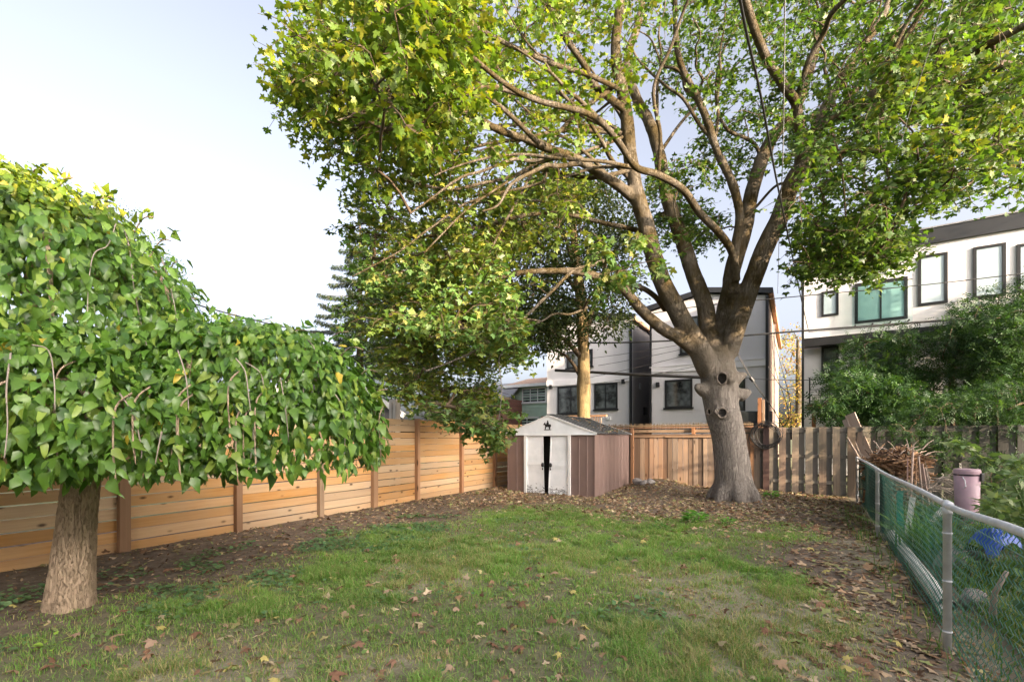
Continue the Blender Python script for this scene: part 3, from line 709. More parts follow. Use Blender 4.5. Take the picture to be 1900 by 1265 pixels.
# stones at the back corner of the shed
for (px_, py_, r_, lb) in ((1183, 892, .15, 'largest pale grey field stone at the back corner of the shed'), (1197, 897, .11, 'dark rounded field stone touching the larger pale stone'), (1207, 906, .12, 'flat grey stone in front of the stone pile by the fence'), (1192, 908, .08, 'small stone lowest in the pile at the shed corner')):
    q = P(px_, py_, 13.95 if py_ < 895 else 13.6); bm = bmesh.new(); bmesh.ops.create_icosphere(bm, subdivisions=3, radius=1)
    for v_ in bm.verts:
        p_ = v_.co; v_.co = p_*(1+.28*(mnoise.noise(p_*1.3+Vector((px_, 0, 0)))) + .06*mnoise.noise(p_*5))
    me = bpy.data.meshes.new('field_stone'); bm.to_mesh(me); bm.free(); me.shade_smooth()
    o = link('field_stone', me, None, M['stone']); o.location = (q.x, q.y, float(gz(q.x, q.y))+r_*.45); o.scale = (r_*1.2, r_, r_*.75); o.rotation_euler = (0, 0, px_)
    tag(o, lb, 'stone')

# ================================================================ HOUSES BEHIND
class House:
    def __init__(s, name, label, v, pxl, pxr, cat='house'):
        s.v = v; s.ul = onv(pxl, 800, v)[0]; s.w = onv(pxr, 800, v)[0]-s.ul
        s.e = empty(name, W(s.ul, v), -TH, label, cat)
    def at(s, px, py): u, z = onv(px, py, s.v); return u-s.ul, z
    def box(s, name, m, *a, parent=None, bevel=0): return MB().box(*a).build(name, M[m] if isinstance(m, str) else m, parent or s.e, bevel=bevel)
    def window(s, px0, py0, px1, py1, fr='black', gl='glass', cols=1, rows=1, ft=.09, sill=True, split=None, label=None, vsplit=None):
        x0, _ = s.at(px0, py0); x1, _ = s.at(px1, py0); pm_ = (px0+px1)/2; _, z1 = s.at(pm_, py0); _, z0 = s.at(pm_, py1)
        b = MB(); y0, y1 = -.05, .0-.003
        b.box(x0, x1, y0, y1, z1-ft, z1); b.box(x0, x1, y0, y1, z0, z0+ft); b.box(x0, x0+ft, y0+.002, y1-.001, z0+ft, z1-ft); b.box(x1-ft, x1, y0+.002, y1-.001, z0+ft, z1-ft)
        o = b.build('window', M[fr], s.e)
        if label: o['label'] = label
        X = np.linspace(x0+ft, x1-ft, cols+1); Zz = [z0+ft, z1-ft] if not split else [z0+ft, z0+ft+(z1-z0-2*ft)*split, z1-ft]
        if not split: Zz = list(np.linspace(z0+ft, z1-ft, rows+1))
        for i in range(cols):
            for j in range(len(Zz)-1):
                MB().box(X[i]+.002, X[i+1]-.002, -.022, -.006, Zz[j]+.002, Zz[j+1]-.002).build('pane', M[gl], o)
        for i in range(1, cols): MB().box(X[i]-.03, X[i]+.03, -.042, -.023, z0+ft, z1-ft).build('mullion', M[fr], o)
        for j in range(1, len(Zz)-1): MB().box(x0+ft, x1-ft, -.038, -.024, Zz[j]-.018, Zz[j]+.018).build('glazing_bar', M[fr], o)
        if sill: MB().box(x0-.07, x1+.07, -.11, -.051, z0-.06, z0+.03).build('sill', M[fr], o)
        return o
    def lamp(s, px, py):
        x, z = s.at(px, py); o = s.box('wall_lamp', 'black', x-.09, x+.09, -.17, -.002, z-.13, z+.13, bevel=.02)
        s.box('lamp_bracket', 'black', x-.04, x+.04, -.19, -.171, z-.05, z+.05, parent=o)

def stucco_house(h, zl, zp, depth, side='stucco_peach', band=None, front='stucco_grey', ov=.22):
    w = h.w
    b = MB(); b.prism([(0, -.1), (w, -.1), (w, zl), (w/2, zp), (0, zl)], 0, .25); b.build('front_wall', M[front], h.e)
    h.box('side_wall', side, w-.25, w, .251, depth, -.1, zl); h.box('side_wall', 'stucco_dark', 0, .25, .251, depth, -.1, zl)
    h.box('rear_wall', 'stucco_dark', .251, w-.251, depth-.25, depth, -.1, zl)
    for s_ in (-1, 1):
        xe = w/2+s_*(w/2+ov); ze = zl+(zl-zp)*ov/(w/2)
        b = MB(); th = .26
        b.add([(w/2, -ov, zp+.05), (xe, -ov, ze+.05), (xe, -ov, ze+.05+th), (w/2, -ov, zp+.05+th), (w/2, -ov+.05, zp+.05), (xe, -ov+.05, ze+.05), (xe, -ov+.05, ze+.05+th), (w/2, -ov+.05, zp+.05+th)],
              [(0, 1, 2, 3), (4, 7, 6, 5), (0, 4, 5, 1), (3, 2, 6, 7), (1, 5, 6, 2)]); b.build('fascia', M['fascia'], h.e)
        b = MB(); y0, y1 = -ov+.051, depth+.2
        b.add([(w/2, y0, zp+.2), (xe, y0, ze+.2), (xe, y0, ze+.3), (w/2, y0, zp+.3), (w/2, y1, zp+.2), (xe, y1, ze+.2), (xe, y1, ze+.3), (w/2, y1, zp+.3)],
              [(0, 1, 2, 3), (4, 7, 6, 5), (0, 4, 5, 1), (3, 2, 6, 7), (1, 5, 6, 2)]); b.build('roof', M['roof_grey'], h.e)
        b = MB(); b.box(min(xe, xe-.16*s_), max(xe, xe-.16*s_), 0, depth+.2, ze-.02, ze+.19); b.build('gutter', M['cedar_rail'] if s_ > 0 else M['fascia'], h.e)
        b = MB(); xi = w if s_ > 0 else 0; b.box(min(xe-.05*s_, xi), max(xe-.05*s_, xi), 0, depth, ze+.10, ze+.12); b.build('soffit', M['roof_tan'], h.e)

H2 = House('stucco_house', 'two storey pale grey stucco house with black trim directly behind the maple trunk', 25.2, 1206, 1425)
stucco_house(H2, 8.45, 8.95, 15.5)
for py0, py1 in ((664, 678),):
    x, z1 = H2.at(1421, py0); _, z0 = H2.at(1421, py1); H2.box('band_course', 'stucco_white', 0, H2.w, -.07, -.002, z0, z1)
    H2.box('band_lip', 'stucco_grey', -.0, H2.w, -.10, -.071, z1-.05, z1)
H2.window(1234, 704, 1285, 757, ft=.10, label='square black window with dark glass left of the maple trunk')
H2.window(1262, 586, 1330, 655, cols=2, ft=.10, label='upper floor window partly behind the maple limbs')
dr = H2.window(1312, 699, 1383, 790, ft=.10, cols=2, sill=False, label='tall black door frame behind the maple trunk')
H2.lamp(1221, 714)
x, z = H2.at(1421, 600); H2.box('downpipe', 'black', H2.w-.10, H2.w+.03, -.12, -.003, 0, 8.4)
b = MB(); b.box(.0, .10, -.09, -.003, 0, 8.3); b.build('corner_pipe', M['black'], H2.e)
x, z = H2.at(1271, 785)
H2.box('deck_post', 'cedar_post', x-.05, x+.05, -6.5, -6.4, 0, 2.25) if False else None
# vents and pipe on the side wall
MB().box(H2.w+.001, H2.w+.10, 6.0, 6.1, 0, 8.3).build('side_pipe', M['wire_grey'], H2.e)
MB().box(H2.w+.001, H2.w+.14, 1.2, 1.6, 2.3, 2.9).build('meter_box', M['wire_grey'], H2.e, bevel=.02)

H1 = House('stucco_house', 'pale grey stucco house left of the narrow alley, partly behind the slimmer maple', 26.3, 1015, 1172)
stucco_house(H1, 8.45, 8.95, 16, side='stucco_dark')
x, z1 = H1.at(1173, 694); _, z0 = H1.at(1173, 705)
H1.box('band_course', 'stucco_white', 0, H1.w, -.08, -.002, z0-.05, z1)
H1.window(1103, 711, 1146, 760, cols=2, rows=3, ft=.10, label='small paned black window right of the slimmer maple trunk')
H1.window(1035, 716, 1085, 768, cols=2, split=.62, ft=.10, label='black window left of the slimmer maple trunk')
H1.window(1052, 650, 1100, 682, cols=2, ft=.09)
H1.lamp(1157, 708); H1.lamp(1023, 718)
H1.box('downpipe', 'black', H1.w-.1, H1.w+.04, -.13, -.003, 0, 8.4)
MB().box(H1.w+.001, H1.w+.16, 2.4, 2.8, 3.0, 3.5).build('side_vent', M['black'], H1.e, bevel=.03)
MB().box(H1.w+.001, H1.w+.12, 1.4, 1.6, 4.5, 4.9).build('side_lamp', M['wire_grey'], H1.e, bevel=.03)
x, z = H1.at(1130, 776); H1.box('dryer_vent', 'white', x-.13, x+.13, -.12, -.003, z-.1, z+.1, bevel=.02)

# green clapboard house
G = House('clapboard_house', 'mint green clapboard house with white windows left of the grey stucco house', 31.5, 948, 1030)
zt_ = G.at(990, 716)[1]; w = G.w
n = 26
for i in range(n):
    z0 = .0+zt_*i/n; b = MB(); b.add([(0, -.03, z0), (w, -.03, z0), (w, -.005, z0+zt_/n), (0, -.005, z0+zt_/n), (0, .1, z0), (w, .1, z0), (w, .1, z0+zt_/n), (0, .1, z0+zt_/n)], [(0, 1, 2, 3), (0, 4, 5, 1), (0, 3, 7, 4), (1, 5, 6, 2), (3, 2, 6, 7), (4, 7, 6, 5)]); b.build('clapboard', M['mint'], G.e)
G.box('side_wall', 'mint', 0, .1, .101, 7, 0, zt_); G.box('side_wall', 'mint', w-.1, w, .101, 7, 0, zt_)
G.window(969, 719, 1014, 747, fr='white', cols=3, rows=2, ft=.10); G.window(957, 773, 1000, 797, fr='white', cols=2, ft=.12)
G.window(1018, 722, 1028, 748, fr='white', ft=.08)
b = MB(); b.add([(-.4, -.5, zt_), (w+.4, -.5, zt_), (w+.4, -.5, zt_+.12), (-.4, -.5, zt_+.12), (-.4, 3.5, zt_+1.0), (w+.4, 3.5, zt_+1.0), (w+.4, 3.5, zt_+1.12), (-.4, 3.5, zt_+1.12)], [(0, 1, 2, 3), (3, 2, 6, 7), (4, 7, 6, 5), (0, 4, 5, 1), (0, 3, 7, 4), (1, 5, 6, 2)]); b.build('roof', M['roof_tan'], G.e)
G.box('eave', 'white', -.42, w+.42, -.56, -.501, zt_-.08, zt_+.14)

# brick house with grey roof, further left
def brickmat():
    m, t, b, N = nodes('red_brick'); v, _ = coords(t); br = N('ShaderNodeTexBrick'); mp = N('ShaderNodeMapping'); mp.inputs['Rotation'].default_value = (math.pi/2, 0, 0)
    t.links.new(v, mp.inputs[0]); t.links.new(mp.outputs[0], br.inputs[0]); br.inputs['Color1'].default_value = (.28, .11, .075, 1); br.inputs['Color2'].default_value = (.20, .08, .06, 1); br.inputs['Mortar'].default_value = (.32, .27, .23, 1)
    br.inputs['Scale'].default_value = 4.5; br.inputs['Mortar Size'].default_value = .012; t.links.new(br.outputs[0], b.inputs['Base Color']); b.inputs['Roughness'].default_value = .9
    return m
M['brick'] = brickmat()
B = House('brick_house', 'low red brick house with grey shingle roof behind the drooping maple leaves', 29.5, 862, 944)
w = B.w; zt_ = B.at(900, 742)[1]
B.box('wall', 'brick', 0, w, 0, 6, 0, zt_)
b = MB(); b.add([(-.4, -.4, zt_), (w+.4, -.4, zt_), (w+.4, -.4, zt_+.1), (-.4, -.4, zt_+.1), (.5, 3, zt_+1.5), (w-.5, 3, zt_+1.5), (w-.5, 3, zt_+1.6), (.5, 3, zt_+1.6)], [(0, 1, 2, 3), (3, 2, 6, 7), (4, 7, 6, 5), (0, 4, 5, 1), (0, 3, 7, 4), (1, 5, 6, 2)]); b.build('roof', M['roof_grey'], B.e)
B.box('eave', 'roof_tan', -.42, w+.42, -.46, -.401, zt_-.1, zt_+.06)
B.window(880, 760, 905, 790, fr='white', ft=.08)

# dark garage beyond the left fence
Pg = P(700, 780, 14.); gu, gv = toUV(Pg.x, Pg.y)
gc, gs = math.cos(.35), math.sin(.35); GR0 = Vector((P(728, 780, 14.).x, 14., 0))
ga_ = empty('garage', GR0-Vector((gc*3.9, gs*3.9, 0)), .35, 'dark sided garage gable with white roof edge rising over the left fence', 'garage')
xr = 3.9; zr = P(745, 776, 14.2).z; xq = 3.9-.62; zq = P(690, 736, 13.8).z; sl = (zq-zr)/(xr+.35-xq)
wz = xr; apx = xr/2-0; za = zr+sl*(xr+.35-apx); zw = zr+sl*.35
n = 22
def gab(z): return (0, wz) if z <= zw else (apx-(za-z)/sl if za > z else apx, apx+(za-z)/sl if za > z else apx)
for i in range(n):
    z0 = (za-.05)*i/n; z1 = (za-.05)*(i+1)/n; (a0, a1), (c0, c1) = gab(z0), gab(z1); a0 = max(a0, 0); c0 = max(c0, 0); a1 = min(a1, wz); c1 = min(c1, wz)
    b = MB(); b.add([(a0, -.03, z0), (a1, -.03, z0), (c1, -.006, z1), (c0, -.006, z1), (a0, .05, z0), (a1, .05, z0), (c1, .05, z1), (c0, .05, z1)], [(0, 1, 2, 3), (4, 7, 6, 5), (0, 4, 5, 1), (3, 2, 6, 7), (0, 3, 7, 4), (1, 5, 6, 2)]); b.build('siding_board', M['greyside'], ga_)
MB().box(wz-.1, wz, .051, 5, 0, zw-.02).build('side_wall', M['greyside'], ga_)
for s_ in (-1, 1):
    xe = apx+s_*(wz/2+.35); b = MB().bar((apx, -.12, za+.06), (xe, -.12, zr+.06), .16, .16); b.build('barge_board', M['white'], ga_)
    b = MB(); b.add([(apx, -.03, za+.1), (xe, -.03, zr+.1), (xe, 5, zr+.1), (apx, 5, za+.1), (apx, -.03, za+.17), (xe, -.03, zr+.17), (xe, 5, zr+.17), (apx, 5, za+.17)], [(0, 1, 2, 3), (4, 7, 6, 5), (0, 4, 5, 1), (3, 2, 6, 7), (0, 3, 7, 4), (1, 5, 6, 2)]); b.build('roof', M['roof_grey'], ga_)
Pp = P(733, 775, 12.2); o = empty('timber_pole', (Pp.x, Pp.y, 0), -TH, 'pale squared timber post standing behind the left fence by the garage', 'post')
MB().box(-.13, .11, -.09, .09, 0, EYE+(812-741)/F*12.2).build('shaft', plain('pale_grey_timber', (.50, .46, .41), (.36, .33, .29), .8, 4, st=(8, 8, .6)), o)
MB().box(-.02, .0, -.1, -.091, 0, 2.5).build('groove', M['dark_board'], o)

# modern white house on the right
H3 = House('modern_house', 'tall modern white house with black framed windows and charcoal parapet at the right', 22.6, 1492, 1990)
zT = 9.30; _, zpb = H3.at(1700, 462); _, zu = H3.at(1494, 628); _, zb2 = H3.at(1494, 654)
dp = 5.0; w = H3.w
H3.box('upper_wall', 'stucco_white', 0, w, 0, dp, zu, zT-.55)
H3.box('parapet', 'fascia', -.06, w+.06, -.10, dp+.1, zT-.55, zT)
H3.box('parapet_cap', 'wire_grey', -.09, w+.09, -.13, dp+.13, zT, zT+.05)
H3.box('soffit_trim', 'black', -.0, w, -.02, .4, zu-.34, zu-.002)
H3.box('lower_wall', 'stucco_white', .0, w, .75, dp-.01, 0, zu-.345)
H3.box('corner_pipe', 'black', -.09, -.002, -.06, .06, 0, zT-.56)
for a in ((1703, 472, 1758, 565), (1805, 455, 1866, 552), (1886, 450, 1945, 540)): H3.window(*a, gl='glass_pale', ft=.09, sill=False)
H3.window(1524, 540, 1556, 586, gl='glass_pale', ft=.08, sill=False)
o = H3.window(1586, 520, 1684, 596, gl='glass_green', cols=2, ft=.10, sill=False, label='sliding balcony door with green tinted panes')
x0, _ = H3.at(1580, 560); x1, _ = H3.at(1691, 560); _, zz1 = H3.at(1640, 528); _, zz0 = H3.at(1640, 604)
M['clear'] = nodes('clear_glass')[0]; _b = M['clear'].node_tree.nodes['Principled BSDF']; _b.inputs['Transmission Weight'].default_value = 1.; _b.inputs['Roughness'].default_value = .02; _b.inputs['Base Color'].default_value = (.80, .93, .90, 1); _b.inputs['IOR'].default_value = 1.1
H3.box('glass_balustrade', 'clear', x0, x1, -.20, -.185, zz0, zz1)
for i in range(4):
    xx = x0+.1+(x1-x0-.2)*i/3
    for z_ in (zz0+.08,): MB().tube([(xx, -.22, z_), (xx, -.003, z_)], .03, 10).build('balustrade_stud', M['black'], H3.e)
H3.box('balustrade_cap', 'black', x0, x1, -.21, -.175, zz1, zz1+.03)
# lower storey openings behind the shrubs
def low(px0, py0, px1, py1, gl='glass', **k):
    s = H3; vv = s.v; s.v = vv+.75; o = s.window(px0, py0, px1, py1, gl=gl, **k); s.v = vv; o.location = (0, .75, 0); return o
low(1524, 642, 1556, 700, sill=False); low(1610, 636, 1680, 760, cols=2, sill=False); low(1760, 630, 1850, 760, cols=2, sill=False)
# balcony / deck of the lower storey
xa, _ = H3.at(1500, 755); _, zd = H3.at(1500, 752)
dk = H3.box('balcony_deck', 'cedar_rail', xa-.05, xa+3.8, -.9, .0, zd-.22, zd)
for i in range(3):
    H3.box('balcony_post', 'black', xa+i*1.85, xa+i*1.85+.05, -.88, -.83, zd, zd+1.05, parent=dk)
for k_ in range(5): H3.box('balcony_rail', 'black', xa, xa+3.75, -.87, -.85, zd+.12+k_*.22, zd+.14+k_*.22, parent=dk)
H3.box('deck_leg', 'cedar_post', xa+.1, xa+.24, -.6, -.45, 0, zd-.225); H3.box('deck_leg', 'cedar_post', xa+3.4, xa+3.54, -.6, -.45, 0, zd-.225)

# unseen buildings added on the camera's right to shade the yard and shape its sunlight
N1 = empty('shade_building', W(13.71, -15.17), -TH-math.atan2(.262, .965), 'unseen long flat topped brick building added beyond the right edge to shade the yard', 'house')
MB().box(0, 9, 0, 24.3, -.1, 8.8).build('wall', M['brick'], N1)
MB().box(-.15, 9.15, -.15, 24.3, 8.81, 9.1).build('roof', M['roof_grey'], N1)
for y in (2, 6, 10.5, 15, 20): MB().box(-.05, -.003, y, y+1.3, 1.6, 3.0).build('window', M['glass'], N1)
N2 = empty('shade_annex', W(20.01, 8.33), -TH-math.atan2(.262, .965), 'unseen narrow steep roofed annex added beyond the right edge to shape the sun patch', 'garage')
b = MB(); b.add([(0, 0, -.1), (4, 0, -.1), (4, 1.3, -.1), (0, 1.3, -.1), (0, 0, 5.8), (4, 0, 5.8), (4, 1.3, 3.6), (0, 1.3, 3.6)], [(0, 3, 2, 1), (0, 1, 5, 4), (3, 7, 6, 2), (0, 4, 7, 3), (1, 2, 6, 5)]); b.build('wall', M['brick'], N2)
b = MB(); b.add([(-.05, .0, 5.83), (4.1, 0, 5.83), (4.1, 1.35, 3.55), (-.05, 1.35, 3.55)], [(0, 1, 2, 3)]); b.build('roof', M['roof_grey'], N2)

# ================================================================ MESH FENCE ON THE RIGHT
C0 = Vector((3.12, 3.26, 0)); cd = Vector((.675, 1, 0)).normalized(); crz = math.atan2(cd.y, cd.x)
cf = empty('chain_link_fence', (C0.x, C0.y, 0), crz, 'green chain link fence with galvanised posts and top rail along the right', 'fence')
def cs_at(px): k_ = (px-CX)/F; return (k_*C0.y-C0.x)/(cd.x-k_*cd.y)
cp = [-2.62, 0.0, cs_at(1628), cs_at(1590)-.05]
FHc = 1.06
def cz(s): q = C0+cd*s; return float(gz(q.x, q.y))
def sag(s): return FHc+.012*math.sin(s*1.1+.6)+.02*ss(6, 11, s)+.075*ss(0, -1.6, s)
for i, s in enumerate(cp):
    o = MB().lathe([(.025, -.1), (.025, 1.0), (.030, 1.001), (.030, 1.045), (.018, 1.055)], 20).build('post', M['galv'], cf, True); o.location = (s, 0, 0); o.scale = (1, 1, sag(s)/1.06)
    for z_ in (.16, .52, .86): q = MB().lathe([(.029, z_), (.029, z_+.008)], 14).build('tie_band', M['galv'], o)
    q = MB().tube([(-.05, 0, sag(s)), (.05, 0, sag(s))], .029, 14).build('rail_cap', M['galv'], o, True)
ns = 44; L0, L1 = -3.2, cp[-1]
MB().tube([(L0+(L1-L0)*i/ns, 0, float(sag(L0+(L1-L0)*i/ns))) for i in range(ns+1)], .0215, 14).build('top_rail', M['galv'], cf, True)
pitch = .062; nw = int((L1-L0)/pitch); rows = 17
segs = []                                          # diamond mesh: each wire zigzags and hooks the next
V_ = []; T_ = []
r_ = .0026
for wv in range(nw):
    s0 = L0+wv*pitch
    pts = []
    for j in range(2*rows+1):
        z = .02+(j/(2*rows))*(1.0); s = s0+(pitch*.53 if j % 2 else -pitch*.03)+.006*math.sin(j*.9+wv*.7)+.012*math.sin(z*7+wv*.21)
        y = -.033+(.003 if j % 2 else -.003)-.02+.03*math.sin(s*1.9+2)*math.sin(z*3.1)*(1 if .05 < z < .97 else .1)
        pts.append((s, y, z*(float(sag(s0))-.02)/1.02+0.02))
    pts = np.array(pts); k0 = len(V_)*0
    d = np.gradient(pts, axis=0); d /= np.linalg.norm(d, axis=1, keepdims=True)
    a = np.cross(d, [0, 1, 0]); a /= np.linalg.norm(a, axis=1, keepdims=True); c_ = np.cross(d, a)
    ring = np.stack([pts+a*r_, pts-a*r_*.5+c_*r_*.87, pts-a*r_*.5-c_*r_*.87], 1).reshape(-1, 3)
    base = wv*(2*rows+1)*3; V_.append(ring)
    for j in range(2*rows):
        for q in range(3):
            A_ = base+j*3+q; B_ = base+j*3+(q+1) % 3; T_.append((A_, B_, B_+3)); T_.append((A_, B_+3, A_+3))
me = np_mesh('wire_mesh', np.concatenate(V_), np.array(T_), None, M['green_wire'], True)
tag(link('wire_mesh', me, cf), kind='stuff')
for z_ in (.99, .04): MB().tube([(L0+(L1-L0)*i/30, -.035, z_) for i in range(31)], .003, 5).build('tension_wire', M['green_wire'], cf)
# dark green sheet added on the far bay for mesh seen at a grazing angle
s0, s1 = cp[2]+.06, cp[3]-.05
b = MB(); nn_ = 24
vs = [(s0+(s1-s0)*i/nn_, -.09+.012*math.sin(i*1.3)-.01*j, .03+j*.98) for j in (0, 1) for i in range(nn_+1)]
b.add(vs, [(i, i+1, i+2+nn_, i+1+nn_) for i in range(nn_)]); b.build('mesh_sheet', plain('dark_green_sheet', (.005, .032, .027), (.008, .018, .015), .85, 9), cf)

# ---------------------------------------------------------------- clutter in the next yard
def plank(p0, p1, w, t, label, roll=0., cat='plank', name='plank', m='deadwood', grp=None):
    p0, p1 = Vector(p0), Vector(p1); mid_ = p0; d = p1-p0
    me = MB().box(0, d.length, -w/2, w/2, -t/2, t/2).mesh('plank'); o = link(name, me, None, M[m])
    o.location = p0; o.rotation_mode = 'QUATERNION'; o.rotation_quaternion = d.to_track_quat('X', 'Z')@Matrix.Rotation(roll, 4, 'X').to_quaternion()
    return tag(o, label, cat, grp)
D1 = 11.6
plank(P(1640, 900, 11.4)+Vector((0, 0, -.2)), P(1577, 768, 12.1), .045, .24, 'right one of the two long grey-brown timbers leaning on the board fence', .1)
plank(P(1618, 900, 11.5)+Vector((0, 0, -.2)), P(1568, 778, 12.2), .05, .13, 'left one of the two long timbers leaning on the board fence', .1)
plank(P(1612, 880, 11.2), P(1572, 812, 11.9), .03, .05, 'thin pale stick leaning left of the two long timbers', 0)
for i, (xa_, ya, xb_, yb, w_, lb) in enumerate(((1690, 905, 1694, 838, .07, 'tallest pale upright board end sticking up over the mesh fence'), (1684, 900, 1684, 850, .05, 'short pale board just left of the tallest upright board end'),
        (1697, 905, 1701, 856, .06, 'reddish brown board end right of the tallest upright one'), (1712, 910, 1704, 846, .035, 'narrow grey slat leaning left among the upright board ends'), (1722, 912, 1710, 860, .05, 'wide pale board leaning left at the right of the bundle'), (1731, 915, 1716, 868, .04, 'last short board leaning at the right end of the bundle'))):
    plank(P(xa_, ya, 8.6)+Vector((0, 0, -.25)), P(xb_, yb, 8.7), .02, w_, lb, 0, 'board', 'upright_board', 'scrap' if i == 2 else 'deadwood', 'board ends standing against the mesh fence')
# heap of split sticks and bark
hc = P(1662, 850, 9.9); n = 420; b = MB()
for i in range(n):
    a = random.uniform(0, 6.28); r_h = random.random()**.5*.62; top = 1.42-.55*r_h**1.5-(.05 if i % 3 else .0)
    z = random.uniform(.55, 1.0)*top if random.random() < .75 else random.uniform(.05, .5)
    p = Vector((hc.x+r_h*math.cos(a), hc.y+r_h*math.sin(a)*.8, z)); L = random.uniform(.15, .5)
    d = Vector((random.uniform(-1, 1), random.uniform(-1, 1), random.uniform(-.35, .45))).normalized(); d = (d+Vector((math.cos(a), math.sin(a), -.3))*.5).normalized()
    b.bar(p-d*L/2, p+d*L/2, random.uniform(.012, .055), random.uniform(.006, .02), random.uniform(0, 3))
o = b.build('brushwood_heap', M['scrap']); tag(o, 'heap of broken brown sticks and bark piled behind the mesh fence', 'wood heap', kind='stuff')
b = MB()
for i in range(26):
    a = random.uniform(-1.2, 1.6); p = Vector((hc.x+random.uniform(-.5, .6), hc.y+random.uniform(-.3, .3), 1.15+random.uniform(-.2, .2)))
    d = Vector((math.sin(a), random.uniform(-.3, .3), abs(math.cos(a))*.7)); q = p+d*random.uniform(.2, .42); b.tube([p, (p+q)/2+Vector((0, 0, .03)), q], [.014, .01, .006], 5)
tag(b.build('loose_sticks', M['deadwood']), 'pale twigs poking out of the top of the stick heap', 'twigs', kind='stuff')
b = MB()
for i in range(30):
    p = P(random.uniform(1722, 1745), random.uniform(885, 912), 8.0); pts = [p]
    d = Vector((random.uniform(-.2, 1), random.uniform(-.5, .5), random.uniform(-.2, .5)))
    for j in range(5): d = (d+Vector((random.uniform(-.5, .5), random.uniform(-.4, .4), random.uniform(-.7, .2)))*.6).normalized(); pts.append(pts[-1]+d*.075)
    b.tube(pts, [.01, .009, .008, .006, .005, .003], 4)
tag(b.build('dead_vines', M['twig_pale']), 'tangle of dead curling stems beyond the upright board ends', 'stems', kind='stuff')

# pink bin
pb = P(1794, 935, 7.0); rb_ = 18.5/F*7.0; zt1 = EYE+(812-874)/F*7.0
pk = empty('lidded_bin', (pb.x, pb.y, 0), .3, 'faded pink round bin with black latch behind the mesh fence', 'bin')
MB().lathe([(rb_*.82, .05), (rb_*.9, .45), (rb_*.98, zt1-.06)], 32).build('body', M['pink'], pk, True)
l_ = MB().lathe([(rb_*1.0, zt1-.045), (rb_*1.03, zt1-.04), (rb_*1.03, zt1+.005), (rb_*.97, zt1+.035), (rb_*.3, zt1+.045)], 32).build('lid', M['pink'], pk, False, .0)
MB().lathe([(rb_*1.01, zt1-.06), (rb_*1.02, zt1-.046)], 32).build('seal', M['black'], pk)
MB().box(.0, .075, -rb_*1.03-.02, -rb_*.97, zt1-.14, zt1-.02).build('latch', M['black'], pk, bevel=.01)
b = MB(); b.tube([(-rb_*1.02, -.03, zt1-.08), (-rb_*1.16, -.07, zt1-.13), (-rb_*1.16, -.08, zt1-.22), (-rb_*1.02, -.04, zt1-.25)], .006, 6); b.build('handle', M['galv'], pk)

# blue tarp (crumpled sheet) behind mesh
q = P(1846, 985, 5.2); n = 22; vs = []; fs = []
for j in range(n+1):
    for i in range(n+1):
        x_ = (i/n-.5)*.62; y_ = (j/n-.5)*.5; z_ = .42*max(0, 1-(x_/.36)**2-(y_/.30)**2)**.5+.05*mnoise.noise(Vector((x_*9, y_*9, 1)))+.03*mnoise.noise(Vector((x_*23, y_*23, 4)))
        vs.append((x_, y_, max(z_, .0)+.002*i % .01))
fs = [(j*(n+1)+i, j*(n+1)+i+1, (j+1)*(n+1)+i+1, (j+1)*(n+1)+i) for j in range(n) for i in range(n)]
b = MB(); b.add(vs, fs); o = b.build('crumpled_tarp', M['blue']); o.location = (q.x, q.y, .22); o.scale = (.7, .7, .7); tag(o, 'crumpled bright blue tarp among plants behind the mesh fence', 'tarp')
MB().box(-.3, .3, -.22, .22, -.26, .04).build('crate_under', M['dark_board'], o)
# white pipes lying at the foot of the mesh
for (a, c_, da, dc, r_p, lb) in (((1655, 1012), (1757, 1165), 6.9, 3.95, .062, 'long white drain pipe lying along the foot of the mesh fence'), ((1735, 1120), (1757, 1172), 4.3, 3.75, .032, 'thin white pipe beside the open end of the long drain pipe')):
    p0 = P(a[0], a[1], da); p1 = P(c_[0], c_[1], dc); p0.z = r_p+.03; p1.z = r_p+.03
    d = (p1-p0).normalized(); pipe = MB()
    e = empty('drain_pipe', p0, 0, lb, 'pipe'); L = p1-p0
    pts = [(0, 0, 0), L*.5, L]
    bb = MB().tube(pts, r_p, 24, False); bb.build('barrel', M['pvc'], e, True)
    MB().tube([L-d*.005, Vector(L)-d*.5], r_p*.88, 24, False).build('bore', M['dark_hole'], e, True)
    if r_p > .05: MB().tube([L*.04, L*.09], r_p*1.15, 24, True).build('collar', M['pvc'], e, True)
# pale rubble lump and fallen branch behind the mesh near the camera
for (px_, py_, D_, r_, lb) in ((1808, 1150, 4.1, .085, 'pale lump of broken concrete behind the nearest mesh panel'), (1770, 1010, 5.3, .14, 'small pale lump of concrete behind the mesh near the pipe'), (1712, 1010, 6.2, .10, 'grey rock in weeds behind the middle mesh panel')):
    q = P(px_, py_, D_); bm = bmesh.new(); bmesh.ops.create_icosphere(bm, subdivisions=3, radius=1)
    for v_ in bm.verts: p_ = v_.co; v_.co = p_*(1+.35*mnoise.noise(p_*1.4+Vector((px_, 0, 0)))+.1*mnoise.noise(p_*5))
    me = bpy.data.meshes.new('concrete_lump'); bm.to_mesh(me); bm.free(); me.shade_smooth(); o = link('concrete_lump', me, None, M['stone'] if r_ < .12 else M['concrete'])
    o.location = (q.x, q.y, .04+r_*.5); o.scale = (r_*1.2, r_, r_*1.3); tag(o, lb, 'rubble')
b = MB(); pts = [P(1868, 1060, 3.6), P(1845, 1100, 3.7), P(1842, 1140, 3.75), P(1852, 1185, 3.8)]; b.tube(pts, [.014, .02, .024, .02], 8); tag(b.build('bare_branch', M['twig_pale'], None, True), 'thick bare grey branch standing in the weeds behind the nearest mesh panel', 'branch')
